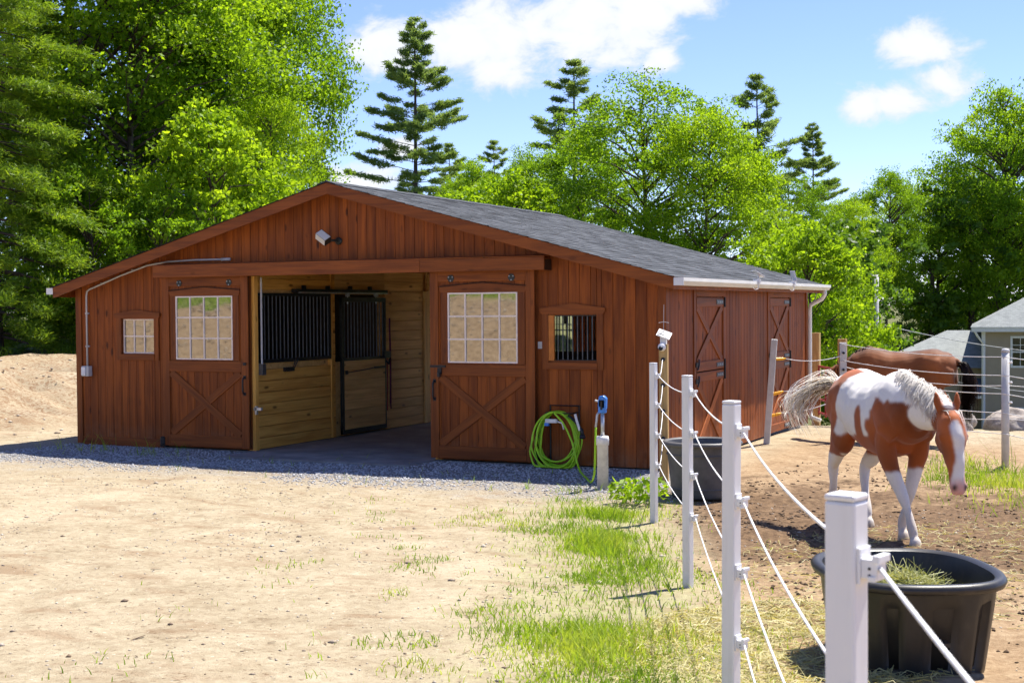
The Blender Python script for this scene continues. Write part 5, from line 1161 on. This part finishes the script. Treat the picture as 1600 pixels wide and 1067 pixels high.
tree('maple_tree', BL[1], 900, 52, 8.8, 'broadleaf tree at the left flank of the big round tree', wide=1.0)
tree('maple_tree', BL[2], 1105, 46, 8.6, 'leafy tree at the right flank of the big round tree', wide=.9)
tree('pine_tree', PN[1], 1185, 55, 11.3, 'slender pine with bare lower trunk right of the round tree', wide=.95)
tree('pine_tree', PN[0], 1270, 75, 12.0, 'second pine to the right of the slender pine', wide=.9)
tree('maple_tree', SM[0], 1215, 36, 4.4, 'lime sapling above the far end of the roof', wide=.9)
tree('maple_tree', SM[0], 1272, 31, 3.9, 'bright lime bushy tree just beyond the gutter end', wide=.95)
tree('maple_tree', SM[1], 1322, 35, 2.2, 'low leafy bush right of the timber posts', cat='bush', wide=.95)
tree('maple_tree', BL[1], 1385, 78, 9.9, 'broadleaf tree behind the grey utility pole', wide=.85)
tree('maple_tree', BL[0], 1465, 82, 10.9, 'broadleaf tree between the utility pole and the tall right tree', wide=.95)
tree('maple_tree', BL[1], 1565, 80, 15.0, 'tall tree with showing trunk at the right edge above the house', wide=.85)
tree('maple_tree', BL[0], 1650, 82, 15.2, 'tall tree cut off by the right edge above the house', wide=.9)
tree('pine_tree', PN[1], 705, 88, 12.6, 'hazy distant pine directly right of the lone pine', wide=1.0)
tree('maple_tree', BL[1], 745, 62, 8.9, 'mid-height tree behind the ridge in the gap beside the lone pine', wide=.9)
tree('maple_tree', BL[0], 838, 60, 9.2, 'mid-height tree filling the gap left of the big round tree', wide=.85)
tree('maple_tree', BL[0], 1238, 63, 8.4, 'leafy tree under the two right-hand pines', wide=.8)
tree('maple_tree', BL[2], 1325, 72, 7.6, 'rounded tree right of the two right-hand pines', wide=.9)
# the far wood that closes the background: one mass
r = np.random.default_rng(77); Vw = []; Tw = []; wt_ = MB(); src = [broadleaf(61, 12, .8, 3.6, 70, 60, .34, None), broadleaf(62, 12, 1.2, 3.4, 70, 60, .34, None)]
for i in range(58):
    px = r.uniform(-160, 1760); d = r.uniform(58, 105) if px > 520 else r.uniform(40, 70); lat = (px-800)/2138.8*d; x_, y_ = at(lat, d)
    if 1380 < px < 1760 and d < 76: d = 80+r.uniform(0, 20); lat = (px-800)/2138.8*d; x_, y_ = at(lat, d)
    top = {True: r.uniform(.75, 1.0)*9.5, False: r.uniform(.45, .75)*8}[px < 480 or px > 1330]; top = top*d/70; z = Hs(x_, y_); s = max(4.5, top-z)/12
    _, cen, sz, tn, r2 = src[i % 2]; k = r.permutation(len(cen))[:int(len(cen)*.85)]; a = r.uniform(0, 6.28); ca, sa = math.cos(a), math.sin(a)
    c = cen[k]*s; c = np.stack([c[:, 0]*ca-c[:, 1]*sa+x_, c[:, 0]*sa+c[:, 1]*ca+y_, c[:, 2]+z], -1); Vw.append(leaf_arrays(c, sz[k]*s, r, .1, .6)); Tw.append(np.clip(tn[k]+r.uniform(-.15, .15), 0, 1)); wt_.tube([(x_, y_, z-.3), (x_+r.normal(0, .2), y_, z+6*s), (x_, y_, z+10*s)], [.17*s+.04, .12*s+.03, .04], 6)
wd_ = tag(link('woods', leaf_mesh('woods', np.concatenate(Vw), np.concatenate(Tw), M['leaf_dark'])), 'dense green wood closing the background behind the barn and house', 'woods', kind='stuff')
tag(wt_.build('wood_trunks', M['bark'], None, True), 'dark trunks standing in the far wood', 'trunks', kind='stuff')

# ------------------------------------------------------------------ house beyond the paddock, pole, boulders
hx, hy = at((1535-800)/2138.8*60, 60); ho_ = empty('house', (hx, hy, -4.1), YAW+R(-19)); ZW = 4.95
MB().box((0, 0, 0), (13, 9, ZW-.02)).build('wall', M['backing'], ho_)
mb = MB(); n = int(ZW/.105)
for k in range(n): mb.prism([(.0, -.012, k*.105), (13, -.012, k*.105), (13, -.002, k*.105+.106), (0, -.002, k*.105+.106)], (0, .006, 0))
tag(mb.build('lap_siding', M['siding'], ho_), kind='stuff')
for x_ in (-.03,): MB().box((x_, -.06, 0), (x_+.16, .10, ZW)).build('corner_trim', M['house_white'], ho_)
MB().box((-.45, -.45, ZW-.02), (13.4, 9.4, ZW+.16)).build('eave', M['house_white'], ho_)
MB().prism([(-.48, -.48, ZW+.162), (13.4, -.48, ZW+.162), (13.4, 9.4, ZW+.162), (-.48, 9.4, ZW+.162)], (0, 0, .03)).build('roof_edge', M['house_white'], ho_)
rh = MB(); e0 = ZW+.193; A_, B_, C_, D_ = (-.48, -.48, e0), (13.4, -.48, e0), (13.4, 9.4, e0), (-.48, 9.4, e0); r1, r2_ = (4.46, 4.46, e0+2.7), (8.5, 4.46, e0+2.7)
rh.v = [A_, B_, C_, D_, r1, r2_]; rh.f = [(0, 1, 5, 4), (1, 2, 5), (2, 3, 4, 5), (3, 0, 4), (0, 3, 2, 1)]; rh.build('roof', M['house_shingle'], ho_)
wg = MB(); e1 = 3.3; wg.v = [(-5.0, .8, e1), (.0, .8, e1), (.0, 9.5, e1), (-5.0, 9.5, e1), (-1.6, 5.1, e1+1.6), (0, 5.1, e1+1.6)]; wg.f = [(0, 1, 5, 4), (1, 2, 5), (2, 3, 4, 5), (3, 0, 4), (0, 3, 2, 1)]; wg.build('wing_roof', M['house_shingle'], ho_)
MB().box((-4.6, 1.2, 0), (-.01, 9.1, e1-.01)).build('wing_wall', M['siding'], ho_)
def hwin(x0, z0, w_, h_, cols=3, rows=4):
    f_ = MB().box((x0-.09, -.05, z0-.09), (x0+w_+.09, -.015, z0)).box((x0-.09, -.05, z0+h_), (x0+w_+.09, -.015, z0+h_+.09)).box((x0-.09, -.05, z0), (x0, -.015, z0+h_)).box((x0+w_, -.05, z0), (x0+w_+.09, -.015, z0+h_)).build('window', M['house_white'], ho_)
    for i in range(cols):
        for j in range(rows): MB().box((x0+w_*i/cols+.012, -.03, z0+h_*j/rows+.012), (x0+w_*(i+1)/cols-.012, -.02, z0+h_*(j+1)/rows-.012)).build('pane', M['house_glass'], f_)
    gb = MB()
    for i in range(1, cols): gb.box((x0+w_*i/cols-.012, -.04, z0), (x0+w_*i/cols+.012, -.018, z0+h_))
    for j in range(1, rows): gb.box((x0, -.041, z0+h_*j/rows-(.03 if j == rows//2 else .012)), (x0+w_, -.017, z0+h_*j/rows+(.03 if j == rows//2 else .012)))
    gb.build('glazing_bars', M['house_white'], f_)
hwin(1.25, 3.45, .95, 1.2); hwin(1.2, .35, .95, 1.2); hwin(4.5, 3.45, .95, 1.2); hwin(4.5, .35, .95, 1.2)
MB().tube([(.05, -.10, 0), (.05, -.10, 4.4), (-.2, -.3, 4.75), (-.3, -.42, 4.95)], .05, 8).build('downspout', M['house_white'], ho_)
MB().prism([(-.55, -.5, 2.15), (-.05, -.5, 2.15), (-.05, .8, 2.75), (-.55, .8, 2.75)], (0, 0, .10)).build('porch_roof', M['navy'], ho_)
MB().prism([(-.57, -.52, 2.03), (-.03, -.52, 2.03), (-.03, -.52, 2.14), (-.57, -.52, 2.14)], (0, .05, 0)).box((-.5, -.45, 0), (-.38, -.33, 2.05)).build('porch_frame', M['house_white'], ho_)
tag(ho_, 'tan clapboard house with grey shingle roofs beyond the paddock', 'house')
def boulder(loc, r3, seed, label):
    bm = bmesh.new(); bmesh.ops.create_icosphere(bm, subdivisions=4, radius=1.0); q = random.uniform(0, 10)
    co = np.array([v.co[:] for v in bm.verts]); k = 1+.45*vn(co[:, 0]*1.4+seed, co[:, 1]*1.4+co[:, 2]*1.1, seed)+.16*vn(co[:, 0]*4+seed, co[:, 2]*4+co[:, 1]*3, seed+1)
    for v, kk in zip(bm.verts, k): v.co = Vector((v.co.x*r3[0]*kk, v.co.y*r3[1]*kk, v.co.z*r3[2]*kk))
    me = bpy.data.meshes.new('boulder'); bm.to_mesh(me); bm.free(); me.polygons.foreach_set('use_smooth', [True]*len(me.polygons)); me.materials.append(M['stone']); o = link('boulder', me); o.location = loc; return tag(o, label, 'boulder', 'boulders edging the drive')
boulder((2.02, 9.75, Hs(2.02, 9.75)+.06), (.48, .40, .28), 3, 'flat pale boulder to the left of the round grey post'); boulder((3.0, 11.3, Hs(3, 11.3)+.08), (.55, .45, .38), 8, 'rounded boulder at the right edge below the house'); boulder((1.25, 9.2, Hs(1.25, 9.2)+.02), (.35, .3, .22), 12, 'small low boulder left of the flat pale boulder')
px_, py_ = at((1370-800)/2138.8*55, 55); po = empty('utility_pole', (px_, py_, Hs(px_, py_))); pzt = 3.25-Hs(px_, py_)
MB().tube([(0, 0, -.3), (0, 0, pzt)], .085, 10).build('pole', M['conduit'], po, True); tag(po, 'thin grey utility pole in front of the dark wood', 'pole')
for k, zz in enumerate((1.3, -.4)): rope([(px_, py_, zz), (px_+9, py_+8, zz-1.6)], .018, ('upper grey wire running right from the utility pole', 'lower grey wire running right from the utility pole')[k], 'utility wires', 'conduit', sag=.3, name='utility_wire')

# ------------------------------------------------------------------ grass, weeds, gravel, litter
def blades(name, x, y, hgt, r, mat, label, wd=.0034, bend=1.0, cat='grass'):
    n = len(x); z = H(x, y)-.004; a = r.uniform(0, 6.283, n); b = r.uniform(0, 6.283, n); bd = r.uniform(.1, 1, n)*bend
    p0 = np.stack([x, y, z], -1); side_ = np.stack([np.cos(a), np.sin(a), np.zeros(n)], -1)*(wd*r.uniform(.7, 1.4, n))[:, None]; off = np.stack([np.cos(b)*bd, np.sin(b)*bd, np.ones(n)], -1)*hgt[:, None]
    pm = p0+off*np.array((.35, .35, .55)); p1 = p0+off*np.array((1, 1, .97)); V_ = np.stack([p0-side_, p0+side_, pm+side_*.8, pm-side_*.8, p1+side_*.1, p1-side_*.1], 1).reshape(-1, 3); i = np.arange(n)*6
    me = mesh_np(name, V_, np.concatenate([np.stack([i, i+1, i+2, i+3], -1), np.stack([i+3, i+2, i+4, i+5], -1)]), mat); t_ = np.clip(.5+1.1*vn(x*1.5, y*1.5, 51)+r.normal(0, .2, n), 0, 1); set_tone(me, np.repeat(t_, 6))
    return tag(link(name, me), label, cat, kind='stuff')
r = np.random.default_rng(5)
def scatter(n, x0, x1, y0, y1, dens):
    x = r.uniform(x0, x1, n); y = r.uniform(y0, y1, n); k = r.uniform(0, 1, n) < dens(x, y); return x[k], y[k]
def patch(x, y, s, th, sh, seed): return np.clip((vn(x/s, y/s, seed)+.5*vn(x/(s*.37), y/(s*.37), seed+1)-th)*sh, 0, 1)
def d_strip(x, y):
    fs = fence_side(x, y); core = np.exp(-((fs+.62)/.50)**2)*S((y+12.5)/1.5)*S((-2.3-y)/1.2); wide = np.exp(-((fs+1.6)/1.3)**2)*S((-3.2-y)/1.5)*.75
    return core*np.clip(.14+patch(x, y, .7, -.06, 2.4, 61), 0, 1)*.8+wide*patch(x, y, .45, .17, 5, 63)*.24+.10*np.exp(-((fs-.35)/.5)**2)*patch(x, y, .5, .1, 4, 64)
x, y = scatter(420000, -3.5, 5.2, -13.0, -2.2, d_strip); hg = (.040+.12*np.clip(patch(x, y, .6, -.1, 1.6, 66), 0, 1)*np.exp(-((fence_side(x, y)+.6)/.6)**2))*r.uniform(.5, 1.3, len(x))
blades('grass', x, y, hg, r, M['grass'], 'bright green grass growing along the yard side of the fence')
def d_back(x, y):
    q = (x-1.23)*.705+(y-4.47)*.71; return np.exp(-((q+1.0)/.9)**2)*np.clip(.4+patch(x, y, .9, -.1, 2, 71), 0, 1)*S((x-2.6)/.8)
x, y = scatter(60000, 2.0, 8.0, -4.0, 4.5, d_back); hg = (.07+.10*r.uniform(0, 1, len(x)))*r.uniform(.5, 1.3, len(x)); tall = r.uniform(0, 1, len(x)) < .004; hg = np.where(tall, .55*r.uniform(.7, 1.2, len(x)), hg)
blades('grass', x, y, hg, r, M['grass'], 'fresh grass strip at the foot of the back fence')
x, y = scatter(16000, -9.3, .8, -2.6, -.12, lambda x, y: np.where(x > -1.0, patch(x, y, .35, .12, 4, 81)*S((-.9-y)/.5)*.8, np.where((x < -6.0), patch(x, y, .28, .15, 5, 82)*np.exp(-((y+.45)/.4)**2), patch(x, y, .2, .32, 5, 83)*.3)))
blades('weeds', x, y, np.where(x < -6, .07+.22*r.uniform(0, 1, len(x))**2, .05+.07*r.uniform(0, 1, len(x))), r, M['grass'], 'weeds sprouting from the gravel along the barn wall', cat='weeds')
x, y = scatter(9000, -9, 3, -11.5, -2.6, lambda x, y: patch(x, y, .16, .50, 8, 91)*.25*S((-x-1)/4+.8)); blades('sprouts', x, y, .015+.022*r.uniform(0, 1, len(x)), r, M['grass'], 'sparse green sprouts in the bare dirt yard', cat='weeds')
# leafy weed by the water tub
cx_, cy_ = .66, -2.75; n = 210; th = r.uniform(0, 6.28, n); rr_ = np.sqrt(r.uniform(0, 1, n))*.24; c = np.stack([cx_+rr_*np.cos(th)*1.3, cy_+rr_*np.sin(th), Hs(cx_, cy_)+.04+.26*r.uniform(0, 1, n)*(1-(rr_/.4)**2)], -1)
wp_ = empty('leafy_weed', (cx_, cy_, Hs(cx_, cy_))); lm = leaf_mesh('leaves', leaf_arrays(c-np.array((cx_, cy_, Hs(cx_, cy_))), r.uniform(.06, .13, n), r, .7, .45), r.uniform(.3, 1, n), M['leaf_lime']); link('leaves', lm, wp_)
MB().tube([(0, 0, -.02), (.02, 0, .12), (.0, .02, .25)], .006, 5).tube([(0, 0, -.02), (-.12, .05, .12), (-.2, .06, .2)], .005, 5).tube([(0, 0, -.02), (.14, .05, .1), (.24, .02, .17)], .005, 5).build('stem', M['hose'], wp_); tag(wp_, 'bright leafy weed between the hydrant and the far white post', 'weed')
def stones(name, x, y, sz, r, label, lo_, hi_, cat, flat=.6):
    n = len(x); o_ = np.array([(1, 0, 0), (0, 1, 0), (-1, 0, 0), (0, -1, 0), (0, 0, 1), (0, 0, -1)], float); f_ = np.array([(0, 1, 4), (1, 2, 4), (2, 3, 4), (3, 0, 4), (1, 0, 5), (2, 1, 5), (3, 2, 5), (0, 3, 5)])
    a = r.uniform(0, 6.28, n); sc_ = r.uniform(.6, 1.3, (n, 3))*sz[:, None]*np.array((1, 1, flat)); V_ = o_[None]*sc_[:, None]*r.uniform(.75, 1.2, (n, 6, 1)); ca, sa = np.cos(a)[:, None], np.sin(a)[:, None]
    V_ = np.stack([V_[..., 0]*ca-V_[..., 1]*sa+x[:, None], V_[..., 0]*sa+V_[..., 1]*ca+y[:, None], V_[..., 2]+(H(x, y)+sz*.12)[:, None]], -1).reshape(-1, 3); F_ = (f_[None]+np.arange(n)[:, None, None]*6).reshape(-1, 3)
    me = mesh_np(name, V_, F_, M['gravel']); t_ = r.uniform(0, 1, n)[:, None]; set_tone(me, np.repeat(np.array(lo_)*(1-t_)+np.array(hi_)*t_, 6, 0)); return tag(link(name, me), label, cat, kind='stuff')
x, y = scatter(42000, -9.6, .9, -4.2, -.03, lambda x, y: np.clip(S((y+3.0+2.0*vn(x/1.2, y/1.2, 95))/2.2), 0, 1)*.8); stones('gravel', x, y, r.uniform(.008, .022, len(x)), r, 'blue-grey gravel apron along the front of the barn', (.22, .215, .215), (.58, .56, .54), 'gravel')
x, y = scatter(15000, -9, 5.2, -13.5, -2.0, lambda x, y: .25+.75*patch(x, y, .9, .0, 3, 97)); stones('pebbles', x, y, r.uniform(.004, .014, len(x))*np.where(r.uniform(0, 1, len(x)) < .04, 2.2, 1), r, 'loose pebbles scattered over the dirt yard', (.20, .14, .09), (.62, .54, .43), 'pebbles')
x, y = scatter(9000, 1.2, 6.5, -8.5, 1.5, lambda x, y: (fence_side(x, y) > .2)*(.15+.85*patch(x, y, .7, .0, 3, 98))); stones('clods', x, y, r.uniform(.006, .026, len(x)), r, 'dark clods of trampled soil in the paddock', (.06, .038, .022), (.24, .155, .09), 'clods')
x, y = scatter(700, -17, -10.7, -1.5, 9, lambda x, y: .2+.8*patch(x, y, 1.2, .0, 3, 99)); stones('rubble', x, y, r.uniform(.015, .06, len(x))*np.where(r.uniform(0, 1, len(x)) < .05, 2.2, 1), r, 'stones and rubble on the dirt bank left of the barn', (.26, .19, .125), (.62, .52, .40), 'rubble')
x, y = scatter(6000, -22, -4.0, -16, -11.5, lambda x, y: .3+.7*patch(x, y, 1.2, .0, 3, 101)); stones('rubble', x, y, r.uniform(.02, .06, len(x)), r, 'stones on the bank across the yard', (.22, .16, .11), (.46, .38, .28), 'rubble')
x, y = scatter(26000, -22, -4.0, -24, -15.9, lambda x, y: .4+.6*patch(x, y, 1.0, .0, 3, 103)); blades('grass', x, y, .12+.2*r.uniform(0, 1, len(x)), r, M['grass'], 'rough grass on top of the bank across the yard', wd=.012)
# wood chips and straw bits on the yard, spilled hay by the tub
n = 900; x = r.uniform(-7, 4.5, n); y = r.uniform(-13, -3, n); a = r.uniform(0, 6.28, n); L_ = r.uniform(.006, .026, n)*np.where(r.uniform(0, 1, n) < .05, 2.0, 1); u = np.stack([np.cos(a), np.sin(a), r.normal(0, .1, n)], -1)*L_[:, None]; v = np.stack([-np.sin(a), np.cos(a), np.zeros(n)], -1)*(L_*.16)[:, None]; c = np.stack([x, y, H(x, y)+.006], -1)
me = mesh_np('chips', np.stack([c-u-v, c+u-v, c+u+v, c-u+v], 1).reshape(-1, 3), np.arange(4*n).reshape(n, 4), M['gravel']); t_ = r.uniform(0, 1, n)[:, None]; set_tone(me, np.repeat(np.array((.07, .045, .028))*(1-t_)+np.array((.26, .17, .10))*t_, 4, 0)); tag(link('wood_chips', me), 'small dark bark chips strewn over the dirt yard', 'chips', kind='stuff')
tag(link('spilled_hay', strands(5200, 3.72, -8.75, .95, 1.35, 0, .015, M['straw'], 'spilled_hay', ln=(.05, .22), up=.12, seed=8, ground=True)), 'pale hay spilled on the ground left of the black tub', 'hay', kind='stuff')
tag(link('straw_litter', strands(2600, 4.6, -5.2, 2.2, 2.6, 0, .006, M['straw'], 'straw_litter', ln=(.04, .16), up=.08, seed=18, ground=True)), 'thin straw littering the paddock soil', 'straw', kind='stuff')
